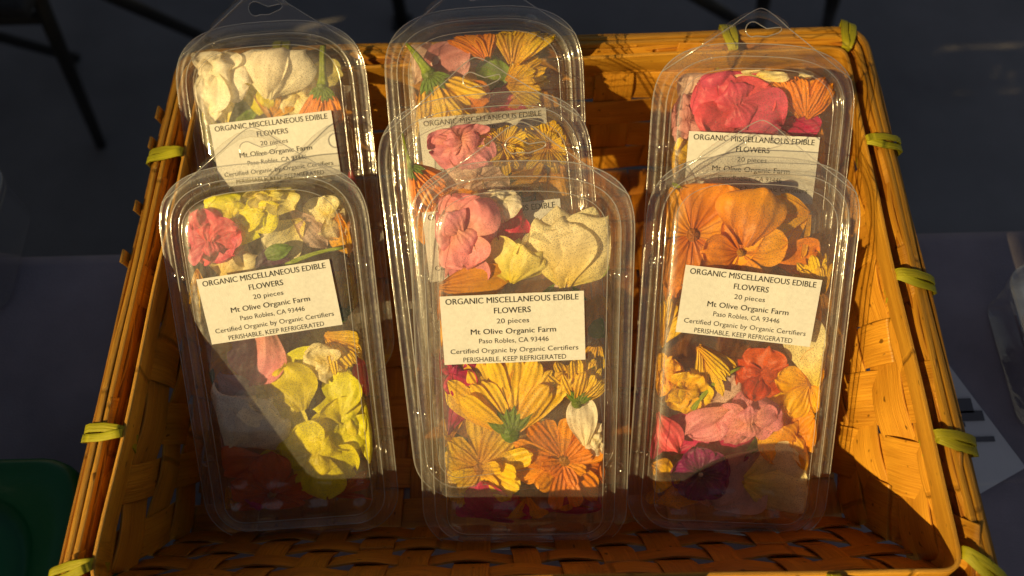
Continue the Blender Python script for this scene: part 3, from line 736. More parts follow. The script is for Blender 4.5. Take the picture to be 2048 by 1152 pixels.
def nasturtium(fl, R_, ang, rg, mat, n=5):
    for i in range(n):
        a = ang + 2 * PI * (i + rg.uniform(-.12, .12)) / n
        d = (dirv(a) + W_ * rg.uniform(.05, .4)).normalized()
        fl.petal(dirv(a) * R_ * .06, d, W_ - dirv(a) * .3, mat, L=R_ * rg.uniform(.9, 1.1), W=R_ * rg.uniform(.78, 1.0), shape='round', curl=rg.uniform(-.9, .2), cup=rg.uniform(-.10, .18), ruf=.05, nr=2.4, wr=.10, rg=rg, nu=13, nv=14)
    g = Geo(); g.blob((0, 0, R_ * .03), (R_ * .10, R_ * .10, R_ * .14), 10, 7, .2); fl.geo('centre', g, P['brown'])
    g = Geo(); g.tube([W_ * (-R_ * .1) - dirv(ang) * R_ * .1 * i - W_ * R_ * .05 * i for i in range(6)], [R_ * (.09 - .013 * i) for i in range(6)]); fl.geo('spur', g, mat)
def dianthus(fl, R_, ang, rg, mat):
    for i in range(5):
        a = ang + 2 * PI * i / 5
        fl.petal(dirv(a) * R_ * .05, dirv(a) + W_ * .15, W_, mat, L=R_, W=R_ * 1.15, shape='round', curl=-.4, cup=.05, ruf=.06, nr=3, wr=.08, rg=rg, nu=17, nv=12, fringe=1)
    g = Geo(); g.blob((0, 0, R_ * .05), (R_ * .08, R_ * .08, R_ * .06)); fl.geo('centre', g, P['white'])
def loose(fl, R_, ang, rg, mat, n=1, shape='round', wid=.9, curl=None, name='petal'):
    for i in range(n):
        a = ang + rg.uniform(-.6, .6) * (i > 0)
        fl.petal(dirv(a) * (-R_ * .9) + W_ * rg.uniform(-.1, .1) * R_, dirv(a) + W_ * rg.uniform(-.1, .25), W_ + dirv(a + 1.5) * rg.uniform(-.35, .35), mat, name=name, L=R_ * 1.85, W=R_ * 1.8 * wid * rg.uniform(.85, 1.1), shape=shape,
                 curl=rg.uniform(-.8, .5) if curl is None else curl, cup=rg.uniform(-.2, .2), ruf=.06, wr=.16, nr=2, rg=rg, nu=11, nv=13)
def spray(fl, R_, ang, rg, mat, n=8, fan=70, wid=.26):
    """a handful of ray petals that spread like a fan"""
    for i in range(n):
        a = ang + R(fan) * ((i + .5) / n - .5) * 2 * rg.uniform(.85, 1.1)
        fl.petal(-dirv(ang) * R_ * .5 + W_ * rg.uniform(-.12, .12) * R_, dirv(a) + W_ * rg.uniform(-.1, .25), W_ + dirv(a + 1.57) * rg.uniform(-.6, .6), mat, L=R_ * rg.uniform(1.15, 1.6), W=R_ * wid * rg.uniform(.9, 1.4), shape='strap',
                 curl=rg.uniform(-.5, .4), cup=rg.uniform(-.15, .2), ruf=.03, wr=.06, rg=rg, nu=7, nv=10)
def stemthing(fl, R_, ang, rg, mat):
    g = Geo(); b = rg.uniform(-.2, .2); pts = [dirv(ang) * R_ * (2 * i / 8 - 1) + dirv(ang + 1.57) * R_ * b * (i / 4 - 1) ** 2 for i in range(9)]
    g.tube(pts, [R_ * (.10 - .05 * i / 8) for i in range(9)], 9); fl.geo('stem', g, mat)
KIND = dict(calendula=calendula, snapdragon=snapdragon, rose=rose, nasturtium=nasturtium, dianthus=dianthus, loose=loose, spray=spray, stem=stemthing)
NAMES = dict(calendula=('calendula', 'flower'), snapdragon=('snapdragon', 'flower'), rose=('rose', 'flower'), nasturtium=('nasturtium', 'flower'), dianthus=('dianthus', 'flower'), loose=('flower_petal', 'petal'), spray=('ray_petals', 'petals'), stem=('cut_stalk', 'stalk'))
WMAX, WMIN = .0068, -.0205
def put(kind, pack, px, py, size, ang, colr, layer, label, **kw):
    """flower of size (radius, in photograph pixels) lying in a pack where the photograph shows it; layer 0 against the lid .. 2 deep"""
    wz = (-.0020, -.0070, -.0128)[layer]; hw = (.0092, .0088, .0075)[layer]
    c, dist = on_pack(pack, px, py, wz); R_ = size * 1.14 * dist / FPX
    rg = random.Random(f'{pack}{px}{py}{kind}'); fl = Flower()
    if 'stem' in kw: kw['stem'] *= dist / FPX
    a = R(ang) - R(PACK[pack][0][1][2]) * .5
    KIND[kind](fl, R_, a, rg, P[colr], **kw)
    ws = [q.z for p in fl.parts for q in p[1]]; mid = (max(ws) + min(ws)) / 2; half = max(1e-5, (max(ws) - min(ws)) / 2); k = min(1, hw / half)
    def squash(val, lim, soft):
        s = 1 if val >= 0 else -1; q = abs(val); st = lim - soft
        return val if q < st else s * (st + soft * (1 - math.exp(-(q - st) / soft)))
    org = Vector((c.x, c.y, wz)); root = None
    nm, cat = NAMES[kind]
    if kw.get('name') == 'leaf': nm, cat = 'leaf', 'leaf'
    single = len(fl.parts) == 1
    Mx = POSE[pack] @ Matrix.Translation(org)
    if not single: root = thing(nm, label, cat, Mx, 'edible flowers and petals in the packs')
    for (pn, vs, f, uv, mat) in fl.parts:
        vv = []
        for q in vs:
            x = squash(org.x + q.x, .0485, .010); y = org.y + q.y; y = squash(y + .094, .1010 if y < -.094 else .099, .012) - .094
            z = min(WMAX, max(WMIN, wz + (q.z - mid) * k))
            vv.append(Vector((x - org.x, y - org.y, z - wz)))
        o = mesh(nm if single else pn, vv, f, mat, root, True, uv)
        if single: o.matrix_world = Mx; set_props(o, label, cat, 'edible flowers and petals in the packs')
    return root

#    kind, pack, px, py, radius px, angle, colour, layer, label, extras
CAT = [
 # front left pack
 ('snapdragon', 'L1', 540, 375, 52, 20, 'pale', 0, 'pale yellow snapdragon at the very top of the front left pack', {}),
 ('snapdragon', 'L1', 468, 425, 60, 60, 'lime', 1, 'lime yellow snapdragon beside the pink one in the front left pack', {}),
 ('loose', 'L1', 515, 430, 46, 20, 'lime', 0, 'lime yellow petal just below the pale snapdragon, front left pack', {}),
 ('snapdragon', 'L1', 425, 478, 56, 95, 'rosepink', 0, 'crumpled rose pink bloom at the upper left of the front left pack', dict(lobes=5)),
 ('loose', 'L1', 568, 475, 48, 220, 'cream', 1, 'cream petal beside the green leaf in the front left pack', {}),
 ('loose', 'L1', 560, 500, 30, 20, 'leaf', 0, 'small green leaf above the label of the front left pack', dict(shape='pointed', wid=.5, name='leaf')),
 ('loose', 'L1', 545, 522, 34, 20, 'purple', 1, 'dark purple petal peeping over the label, front left pack', dict(shape='oval')),
 ('rose', 'L1', 470, 528, 48, 40, 'cream', 1, 'folded cream bloom touching the top edge of the front left label', dict(outer=3, inner=2)),
 ('stem', 'L1', 630, 507, 55, 14, 'stem', 0, 'bare cut stem lying above the label of the front left pack', {}),
 ('spray', 'L1', 380, 575, 62, 250, 'yellow', 0, 'yellow ray petals spilling left of the front left label', dict(n=9, fan=45)),
 ('spray', 'L1', 395, 660, 50, 100, 'yellow', 1, 'yellow ray petals at the lower left corner of the front left label', dict(n=8, fan=50)),
 ('calendula', 'L1', 690, 600, 60, 80, 'yellow', 1, 'yellow calendula squeezed right of the front left label', dict(n=18)),
 ('spray', 'L1', 680, 690, 62, 320, 'yellow', 0, 'yellow ray petals fanning out below the right end of the front left label', dict(n=8, fan=40)),
 ('loose', 'L1', 512, 705, 66, 250, 'pink', 1, 'broad pink petal hanging below the front left label', dict(shape='round')),
 ('loose', 'L1', 605, 722, 60, 10, 'lime', 1, 'long lime petal under the label in the front left pack', dict(wid=.55)),
 ('snapdragon', 'L1', 655, 728, 44, 40, 'cream', 0, 'small cream bloom under the yellow rays in the front left pack', {}),
 ('loose', 'L1', 590, 775, 50, 100, 'lime', 0, 'round lime petal, left of two side by side in the front left pack', dict(wid=1.0)),
 ('loose', 'L1', 686, 785, 46, 80, 'lime', 0, 'round lime petal, right of two side by side in the front left pack', dict(wid=1.0)),
 ('snapdragon', 'L1', 690, 840, 56, 30, 'lime', 1, 'lime snapdragon under the two round petals in the front left pack', {}),
 ('loose', 'L1', 742, 868, 56, 268, 'lime', 0, 'tall lime petal pressed against the right wall of the front left pack', dict(wid=.6)),
 ('loose', 'L1', 585, 845, 50, 250, 'pale', 1, 'pale yellow petal between white and lime blooms, front left pack', dict(wid=.8)),
 ('snapdragon', 'L1', 640, 905, 78, 70, 'lime', 0, 'largest lime snapdragon near the foot of the front left pack', dict(lobes=7)),
 ('loose', 'L1', 560, 925, 48, 190, 'lime', 1, 'lime petal on the shadow line of the front left pack', dict(wid=.7)),
 ('loose', 'L1', 645, 968, 40, 280, 'lime', 0, 'lime petal pointing down into the shade, front left pack', dict(shape='pointed', wid=.7)),
 ('rose', 'L1', 480, 840, 80, 60, 'white', 0, 'large white bloom in the shade of the front left pack', dict(outer=4, inner=2)),
 ('loose', 'L1', 470, 775, 42, 310, 'blush', 1, 'blush petal at the shadow edge of the front left pack', {}),
 ('loose', 'L1', 405, 755, 22, 280, 'leaf', 1, 'dark green leaf at the left wall of the front left pack', dict(shape='pointed', wid=.6, name='leaf')),
 ('loose', 'L1', 590, 860, 50, 70, 'leaf', 2, 'green leaf deep behind the lime snapdragon, front left pack', dict(shape='pointed', wid=.6, name='leaf')),
 ('nasturtium', 'L1', 545, 990, 78, 10, 'red', 1, 'dark red orange nasturtium shaded at the foot of the front left pack', {}),
 ('spray', 'L1', 690, 985, 60, 20, 'red', 1, 'red orange petals at the lower right of the front left pack', dict(n=7, fan=60)),
 ('loose', 'L1', 505, 1028, 36, 300, 'magenta', 0, 'bright magenta petal glowing at the foot of the front left pack', dict(wid=.5)),
 ('snapdragon', 'L1', 440, 1010, 42, 30, 'gold', 1, 'dull gold bloom in the lower left corner of the front left pack', {}),
 ('loose', 'L1', 480, 930, 55, 200, 'red', 1, 'dark red petal under the white bloom, front left pack', {}),
 ('loose', 'L1', 620, 455, 50, 310, 'blush', 2, 'blush petal deep in the upper right of the front left pack', dict(wid=.6)),
 # back left pack
 ('snapdragon', 'L2', 432, 142, 68, 200, 'white', 0, 'white snapdragon at the upper left of the back left pack', dict(lobes=5)),
 ('rose', 'L2', 542, 132, 70, 80, 'white', 0, 'white bloom with an upright petal at the top of the back left pack', dict(outer=4, inner=3)),
 ('loose', 'L2', 512, 188, 44, 250, 'lime', 1, 'lime petal between the two white blooms, back left pack', {}),
 ('calendula', 'L2', 648, 205, 62, 265, 'orange', 0, 'orange calendula hanging head down from its green stem, back left pack', dict(n=16, stem=95, spread=40)),
 ('loose', 'L2', 400, 255, 52, 275, 'lime', 0, 'lime petal pressed to the left wall of the back left pack', dict(wid=.6)),
 ('spray', 'L2', 548, 220, 34, 60, 'gold', 1, 'gold petals just above the label of the back left pack', dict(n=7)),
 ('loose', 'L2', 485, 215, 38, 30, 'leaf', 2, 'green leaf behind the white blooms, back left pack', dict(shape='pointed', name='leaf')),
 ('loose', 'L2', 440, 205, 40, 100, 'cream', 1, 'cream petal under the left white snapdragon, back left pack', {}),
 ('loose', 'L2', 712, 360, 34, 270, 'rosepink', 0, 'rose pink petal right of the label of the back left pack', dict(wid=.5)),
 ('loose', 'L2', 712, 470, 40, 270, 'orange', 0, 'orange petal low at the right wall of the back left pack', dict(wid=.7)),
 ('loose', 'L2', 650, 145, 34, 350, 'pale', 2, 'pale petal behind the green stem, back left pack', {}),
 # centre stack, back pack
 ('calendula', 'C3', 962, 85, 62, 108, 'orange', 0, 'orange calendula fan at the top of the back centre pack', dict(n=15, spread=42, calyx=False)),
 ('calendula', 'C3', 1035, 90, 72, 75, 'yellow', 0, 'large yellow calendula at the top right of the back centre pack', dict(n=18, spread=46, calyx=False)),
 ('calendula', 'C3', 1040, 160, 52, 10, 'yellow', 1, 'yellow calendula lying sideways under the large one, back centre pack', dict(n=16, spread=55, calyx=False)),
 ('loose', 'C3', 890, 118, 52, 20, 'mauve', 1, 'mauve petal left of the orange fan, back centre pack', {}),
 ('calendula', 'C3', 880, 185, 78, 298, 'yellow', 0, 'yellow calendula hanging from a long green stem, back centre pack', dict(n=18, stem=85, spread=48)),
 ('loose', 'C3', 950, 185, 32, 330, 'orange', 0, 'small orange petal in the middle of the back centre pack', {}),
 ('loose', 'C3', 880, 95, 16, 0, 'stem', 2, 'tiny green leaf at the top left of the back centre pack', dict(name='leaf')),
 ('loose', 'C3', 985, 150, 38, 80, 'leaf', 2, 'green leaf between the calendulas of the back centre pack', dict(name='leaf')),
 ('loose', 'C3', 1010, 205, 46, 350, 'magenta', 2, 'magenta petal beneath the yellow calendulas, back centre pack', {}),
 # centre stack, middle pack
 ('snapdragon', 'C2', 925, 278, 64, 200, 'pink', 0, 'pink bloom with a yellow eye in the middle centre pack', dict(lobes=6, throat=P['pink'])),
 ('calendula', 'C2', 1008, 292, 50, 60, 'yellow', 0, 'yellow marigold head beside the pink bloom, middle centre pack', dict(n=20, face=True)),
 ('calendula', 'C2', 1098, 290, 56, 100, 'yellow', 0, 'yellow marigold head at the right of the middle centre pack', dict(n=22, face=True)),
 ('snapdragon', 'C2', 950, 352, 62, 100, 'blush', 1, 'ruffled blush white bloom in the middle centre pack', {}),
 ('calendula', 'C2', 832, 360, 60, 292, 'orange', 0, 'orange calendula under a large green calyx, middle centre pack', dict(n=14, stem=80, spread=46)),
 ('spray', 'C2', 1060, 350, 56, 200, 'gold', 1, 'gold petals under the right marigold, middle centre pack', dict(n=8)),
 ('loose', 'C2', 1040, 375, 46, 10, 'leaf', 2, 'green leaf behind the tops of the centre packs', dict(name='leaf')),
 ('snapdragon', 'C2', 985, 392, 40, 20, 'cream', 1, 'cream bloom behind the top edge of the front centre pack', {}),
 ('loose', 'C2', 835, 440, 46, 270, 'orange', 1, 'orange petal at the left wall of the middle centre pack', {}),
 ('loose', 'C2', 1150, 460, 46, 280, 'gold', 2, 'gold petal low at the right of the middle centre pack', {}),
 # centre stack, front pack
 ('snapdragon', 'C1', 918, 462, 84, 118, 'pink', 0, 'big pink snapdragon at the upper left of the front centre pack', dict(lobes=5)),
 ('loose', 'C1', 940, 530, 44, 265, 'pink', 0, 'pink lower lip petal hanging under the big pink snapdragon', dict(wid=.9)),
 ('rose', 'C1', 1135, 495, 88, 84, 'cream', 0, 'large cream rose at the upper right of the front centre pack', dict(outer=4, inner=2, sp=40, sepals=True)),
 ('rose', 'C1', 1045, 527, 50, 60, 'pale', 0, 'greenish cream bud left of the cream rose, front centre pack', dict(outer=3, inner=2)),
 ('loose', 'C1', 945, 562, 78, 5, 'gold', 0, 'gold petal lying along the top of the front centre label', dict(wid=.5)),
 ('loose', 'C1', 1020, 462, 46, 60, 'magenta', 2, 'dark crimson petal behind the pink snapdragon, front centre pack', {}),
 ('stem', 'C1', 1215, 550, 40, 20, 'stem', 0, 'thin dry stem right of the cream rose, front centre pack', {}),
 ('loose', 'C1', 1205, 660, 26, 330, 'leaf', 1, 'green leaf right of the front centre label', dict(shape='pointed', name='leaf')),
 ('loose', 'C1', 866, 655, 40, 270, 'gold', 1, 'gold petal left of the front centre label', dict(wid=.5)),
 ('loose', 'C1', 895, 790, 78, 80, 'magenta', 2, 'magenta petal below the left end of the front centre label', dict(wid=1.0)),
 ('snapdragon', 'C1', 905, 745, 44, 80, 'magenta', 1, 'magenta bloom under the lower left corner of the front centre label', {}),
 ('calendula', 'C1', 1040, 762, 60, 92, 'gold', 1, 'gold calendula half hidden behind the big yellow fan, front centre pack', dict(n=16, spread=58, calyx=False)),
 ('calendula', 'C1', 1012, 812, 106, 98, 'yellow', 0, 'big yellow calendula fan below the label of the front centre pack', dict(n=24, spread=68)),
 ('calendula', 'C1', 1160, 775, 60, 78, 'yellow', 0, 'small yellow calendula right of the big fan, front centre pack', dict(n=18, spread=62)),
 ('loose', 'C1', 1165, 838, 50, 95, 'white', 0, 'tall white petal under the small calendula, front centre pack', dict(wid=.75)),
 ('snapdragon', 'C1', 1200, 880, 36, 60, 'white', 0, 'crumpled white bloom at the right wall of the front centre pack', {}),
 ('calendula', 'C1', 960, 945, 98, 200, 'yellow', 0, 'open yellow calendula at the lower left of the front centre pack', dict(n=15, face=True, wid=.33)),
 ('calendula', 'C1', 1128, 930, 96, 60, 'orange', 0, 'open orange calendula at the lower right of the front centre pack', dict(n=18, face=True, wid=.32)),
 ('loose', 'C1', 905, 905, 46, 190, 'leaf', 2, 'green leaf behind the yellow calendulas, front centre pack', dict(name='leaf')),
 ('spray', 'C1', 880, 860, 50, 120, 'gold', 2, 'gold petals deep at the left of the front centre pack', {}),
 ('loose', 'C1', 1228, 935, 34, 280, 'orange', 1, 'orange petal at the right wall of the front centre pack', {}),
 ('loose', 'C1', 1055, 1035, 50, 270, 'gold', 0, 'brownish gold petal in the shade at the foot of the front centre pack', {}),
 ('snapdragon', 'C1', 985, 1030, 74, 30, 'magenta', 1, 'dark magenta bloom shaded at the foot of the front centre pack', {}),
 ('loose', 'C1', 1150, 1035, 72, 20, 'magenta', 1, 'dark magenta petal shaded at the lower right of the front centre pack', {}),
 ('loose', 'C1', 1150, 640, 60, 90, 'gold', 2, 'gold petal hidden behind the front centre label', {}),
 # front right pack
 ('nasturtium', 'R1', 1385, 470, 118, 75, 'nasturtium', 1, 'large orange nasturtium with dark veins at the upper left of the front right pack', {}),
 ('loose', 'R1', 1500, 425, 66, 80, 'nasturtium', 0, 'round orange nasturtium petal at the top of the front right pack', dict(wid=1.1, curl=-.6)),
 ('nasturtium', 'R1', 1480, 505, 72, 280, 'nasturtium', 0, 'smaller orange nasturtium just above the front right label', dict(n=4)),
 ('calendula', 'R1', 1648, 560, 52, 95, 'yellow', 0, 'yellow calendula at the upper right corner of the front right label', dict(n=18, spread=62, calyx=False)),
 ('loose', 'R1', 1600, 515, 48, 10, 'orange', 2, 'burnt orange petal deep above the front right label', {}),
 ('loose', 'R1', 1335, 560, 50, 265, 'orange', 1, 'orange petal in the shade left of the front right label', dict(wid=.6)),
 ('spray', 'R1', 1312, 655, 64, 80, 'yellow', 0, 'yellow pointed petals left of the front right label', dict(n=7, fan=45, wid=.36)),
 ('loose', 'R1', 1635, 700, 66, 90, 'cream', 0, 'large pale petal right of the front right label', dict(wid=.9)),
 ('spray', 'R1', 1415, 725, 62, 300, 'yellow', 0, 'yellow ray petals under the left end of the front right label', dict(n=7, fan=35)),
 ('stem', 'R1', 1425, 770, 55, 45, 'stem', 0, 'curved yellow green stem below the front right label', {}),
 ('snapdragon', 'R1', 1372, 780, 46, 160, 'yellow', 0, 'yellow bloom at the left below the front right label', {}),
 ('loose', 'R1', 1440, 785, 46, 60, 'blush', 1, 'blush white petal in the middle of the front right pack', {}),
 ('snapdragon', 'R1', 1520, 745, 54, 30, 'red', 0, 'red orange bloom below the middle of the front right label', {}),
 ('nasturtium', 'R1', 1620, 765, 62, 20, 'gold', 0, 'gold bloom at the right below the front right label', {}),
 ('loose', 'R1', 1420, 845, 52, 220, 'pink', 0, 'pink petal, left of two in the middle of the front right pack', {}),
 ('snapdragon', 'R1', 1492, 838, 60, 280, 'pink', 0, 'pink snapdragon in the middle of the front right pack', {}),
 ('loose', 'R1', 1328, 865, 44, 300, 'rosepink', 0, 'rose pink petal near the left wall of the front right pack', dict(wid=.7)),
 ('loose', 'R1', 1300, 885, 36, 260, 'magenta', 1, 'magenta petal touching the left wall of the front right pack', {}),
 ('snapdragon', 'R1', 1588, 875, 64, 290, 'gold', 0, 'spotted gold bloom at the lower right of the front right pack', {}),
 ('loose', 'R1', 1312, 945, 38, 330, 'gold', 0, 'gold petal at the left on the shadow line, front right pack', {}),
 ('dianthus', 'R1', 1402, 950, 52, 30, 'dianthus', 0, 'dark purple fringed dianthus on the shadow line of the front right pack', {}),
 ('loose', 'R1', 1470, 975, 84, 230, 'blush', 0, 'broad blush petal in the shade of the front right pack', dict(wid=1.0)),
 ('rose', 'R1', 1565, 975, 84, 350, 'cream', 0, 'cream rose with pointed petals at the foot of the front right pack', dict(outer=4, inner=2)),
 ('loose', 'R1', 1358, 1005, 50, 270, 'gold', 0, 'brownish gold petal in the shade, front right pack', {}),
 ('loose', 'R1', 1292, 1022, 38, 250, 'gold', 1, 'dull gold petal in the lower left corner of the front right pack', {}),
 ('loose', 'R1', 1370, 870, 50, 60, 'magenta', 2, 'crimson petal behind the pink blooms, front right pack', {}),
 ('loose', 'R1', 1530, 910, 50, 200, 'leaf', 2, 'green leaf behind the pink snapdragon, front right pack', dict(name='leaf')),
 ('loose', 'R1', 1345, 355, 26, 320, 'stem', 0, 'slip of green leaf at the top left of the front right pack', dict(shape='pointed', wid=.4, name='leaf')),
 # back right pack
 ('snapdragon', 'R2', 1470, 212, 84, 95, 'rosepink', 0, 'large rose pink snapdragon in the back right pack', dict(lobes=6)),
 ('loose', 'R2', 1455, 185, 40, 95, 'pink', 0, 'pink petal rising to a green bud, back right pack', dict(wid=.5)),
 ('loose', 'R2', 1450, 140, 20, 95, 'leaf', 0, 'green bud above the rose pink snapdragon, back right pack', dict(shape='oval', wid=.7, name='leaf')),
 ('snapdragon', 'R2', 1515, 150, 54, 340, 'cream', 1, 'cream bloom at the top of the back right pack', {}),
 ('calendula', 'R2', 1615, 200, 66, 82, 'orange', 0, 'orange calendula fan at the right of the back right pack', dict(n=18, spread=58, calyx=False)),
 ('loose', 'R2', 1600, 250, 46, 10, 'magenta', 1, 'magenta petal just above the label of the back right pack', dict(wid=.6)),
 ('loose', 'R2', 1352, 315, 40, 90, 'yellow', 0, 'yellow petal left of the label of the back right pack', dict(wid=.8)),
 ('loose', 'R2', 1400, 160, 46, 180, 'blush', 2, 'blush petal deep at the upper left of the back right pack', {}),
 # petals that fill the gaps
 ('loose', 'L1', 372, 455, 34, 280, 'mauve', 1, 'mauve petal at the left wall above the rays, front left pack', {}),
 ('loose', 'L1', 690, 470, 44, 280, 'gold', 2, 'gold petal at the upper right wall of the front left pack', {}),
 ('snapdragon', 'L1', 660, 430, 46, 40, 'cream', 2, 'cream bloom deep at the upper right of the front left pack', {}),
 ('loose', 'L1', 440, 725, 52, 20, 'gold', 2, 'gold petal deep under the left end of the front left label', {}),
 ('loose', 'L1', 735, 745, 44, 280, 'magenta', 2, 'magenta petal at the right wall under the front left label', {}),
 ('snapdragon', 'L1', 540, 790, 58, 10, 'pale', 2, 'pale yellow bloom deep in the middle of the front left pack', {}),
 ('spray', 'L1', 735, 560, 48, 95, 'gold', 2, 'gold rays deep at the right wall of the front left pack', dict(n=8)),
 ('loose', 'L1', 600, 1020, 56, 10, 'magenta', 2, 'dark crimson petal deep at the foot of the front left pack', {}),
 ('loose', 'L1', 410, 905, 50, 250, 'blush', 2, 'greyish blush petal at the lower left wall of the front left pack', {}),
 ('spray', 'C1', 866, 600, 52, 265, 'orange', 1, 'orange rays left of the top of the front centre label', dict(n=8, fan=40)),
 ('loose', 'C1', 866, 715, 44, 270, 'magenta', 1, 'magenta petal left of the foot of the front centre label', dict(wid=.7)),
 ('spray', 'C1', 1205, 615, 46, 280, 'gold', 2, 'gold rays right of the top of the front centre label', dict(n=8)),
 ('calendula', 'C1', 1200, 705, 50, 280, 'yellow', 2, 'yellow calendula deep right of the front centre label', dict(n=15, calyx=False)),
 ('loose', 'C1', 878, 960, 40, 250, 'gold', 2, 'gold petal at the lower left wall of the front centre pack', {}),
 ('snapdragon', 'C1', 1075, 880, 46, 0, 'pale', 2, 'pale bloom deep between the open calendulas, front centre pack', {}),
 ('loose', 'C1', 1195, 985, 44, 200, 'red', 2, 'red orange petal at the lower right of the front centre pack', {}),
 ('snapdragon', 'C1', 1000, 400, 44, 100, 'white', 2, 'white bloom deep at the top of the front centre pack', {}),
 ('loose', 'C1', 870, 520, 44, 270, 'mauve', 2, 'mauve petal deep at the left wall by the big pink snapdragon', {}),
 ('loose', 'R1', 1645, 620, 42, 280, 'gold', 1, 'gold petal right of the middle of the front right label', dict(wid=.6)),
 ('snapdragon', 'R1', 1325, 745, 44, 20, 'gold', 1, 'gold bloom at the left wall below the front right label', {}),
 ('loose', 'R1', 1555, 815, 52, 40, 'yellow', 2, 'yellow petal deep right of the pink snapdragon', {}),
 ('loose', 'R1', 1640, 850, 46, 280, 'pale', 2, 'pale yellow petal at the right wall of the front right pack', {}),
 ('loose', 'R1', 1470, 905, 56, 200, 'magenta', 2, 'crimson petal deep under the pink snapdragon', {}),
 ('snapdragon', 'R1', 1600, 935, 50, 20, 'pale', 1, 'pale yellow bloom at the lower right of the front right pack', {}),
 ('loose', 'R1', 1560, 1030, 60, 0, 'pale', 1, 'pale yellow petal at the very foot of the front right pack', {}),
 ('spray', 'R1', 1590, 440, 56, 200, 'gold', 2, 'gold rays deep at the upper right of the front right pack', dict(n=8)),
 ('loose', 'L2', 398, 320, 44, 275, 'lime', 1, 'lime petal left of the label of the back left pack', dict(wid=.6)),
 ('snapdragon', 'L2', 402, 205, 44, 240, 'white', 1, 'white bloom at the left wall of the back left pack', {}),
 ('calendula', 'L2', 690, 262, 56, 275, 'gold', 1, 'gold calendula right of the label of the back left pack', dict(n=14, calyx=False)),
 ('snapdragon', 'L2', 590, 180, 50, 20, 'cream', 2, 'cream bloom deep behind the upright white petal, back left pack', {}),
 ('loose', 'C3', 815, 225, 44, 270, 'yellow', 2, 'yellow petal at the left wall of the back centre pack', {}),
 ('spray', 'C3', 1080, 215, 56, 250, 'gold', 2, 'gold rays low at the right of the back centre pack', dict(n=9)),
 ('loose', 'C3', 840, 120, 50, 60, 'blush', 2, 'blush petal behind the green stem, back centre pack', {}),
 ('loose', 'C2', 1130, 360, 50, 280, 'gold', 1, 'gold petal at the right wall of the middle centre pack', {}),
 ('spray', 'C2', 880, 400, 56, 300, 'orange', 1, 'orange rays under the orange calendula, middle centre pack', dict(n=9)),
 ('snapdragon', 'R2', 1372, 240, 46, 100, 'mauve', 1, 'mauve bloom at the left above the label, back right pack', {}),
 ('loose', 'R2', 1655, 300, 40, 280, 'gold', 1, 'gold petal right of the label of the back right pack', dict(wid=.6)),
 ('loose', 'R2', 1575, 130, 50, 10, 'cream', 2, 'cream petal at the upper right of the back right pack', {}),
]
for r_ in CAT:
    put(*r_[:9], **r_[9])

# ------------------------------------------------------------------ things round the basket
# printed sheets of paper under the basket's right side
c = on_z(2052, 935, .0025); e1 = (on_z(1868, 690, .0025) - c).normalized(); e2 = Vector((-1, 0, 0)); e2 = (e2 - e1 * e2.dot(e1)).normalized()
sh = thing('paper_sheet', 'printed white sheet lying partly under the right side of the basket', 'paper', Matrix.Translation(c))
g = Geo(); g.add([Vector(), e1 * .28, e1 * .28 + e2 * .055, e2 * .055, *(q + Vector((0, 0, -.0004)) for q in (Vector(), e1 * .28, e1 * .28 + e2 * .055, e2 * .055))], [(0, 3, 2, 1), (4, 5, 6, 7), (0, 1, 5, 4), (1, 2, 6, 5), (2, 3, 7, 6), (3, 0, 4, 7)])
g.make('sheet', M['sheet'], sh, False)
g = Geo()
for (px, py, w_, h_) in ((1915, 812, .020, .010), (1940, 832, .018, .007), (1950, 879, .026, .0035), (1900, 850, .02, .003)):
    q = on_z(px, py, .003) - c; g.add([q + Vector((sx * w_ / 2, sy * h_ / 2, .0004)) for sx, sy in ((-1, -1), (1, -1), (1, 1), (-1, 1))], [(0, 1, 2, 3)])
g.make('print_marks', M['print'], sh, False)

def rounded_rect(hx, hy, r_, n=6):
    pts = []
    for i, (sx, sy) in enumerate(((1, -1), (1, 1), (-1, 1), (-1, -1))):
        for k in range(n + 1):
            a = -PI / 2 + i * PI / 2 + PI / 2 * k / n; pts.append((sx * (hx - r_) + r_ * math.cos(a), sy * (hy - r_) + r_ * math.sin(a)))
    return pts
def loft(rings, cap=True):
    g = Geo(); v = []; f = []; n = len(rings[0][0])
    for pts, z in rings: v += [Vector((x, y, z)) for x, y in pts]
    for i in range(len(rings) - 1):
        for j in range(n): f.append((i * n + j, i * n + (j + 1) % n, (i + 1) * n + (j + 1) % n, (i + 1) * n + j))
    if cap: f.append(tuple(range((len(rings) - 1) * n, len(rings) * n)))
    f.append(tuple(reversed(range(n)))); g.add(v, f); return g
# green tote with a grooved lid
zt = .10; q = on_z(172, 912, zt)
tote = thing('storage_tote', 'green plastic tote with a grooved lid left of the basket', 'storage box', Matrix.Translation((q.x - .17, q.y - .13, 0)))
loft([(rounded_rect(.150, .110, .03), .001), (rounded_rect(.160, .120, .035), zt - .020), (rounded_rect(.160, .120, .035), zt - .012)]).make('tub', M['green_plastic'], tote, False)
loft([(rounded_rect(.168, .128, .024), zt - .016), (rounded_rect(.170, .130, .025), zt - .010), (rounded_rect(.170, .130, .025), zt - .003), (rounded_rect(.167, .127, .024), zt), (rounded_rect(.152, .112, .036), zt),
      (rounded_rect(.150, .110, .035), zt - .005), (rounded_rect(.144, .104, .033), zt - .005), (rounded_rect(.141, .101, .032), zt + .001), (rounded_rect(.132, .092, .030), zt + .002)]).make('lid', M['green_plastic'], tote)
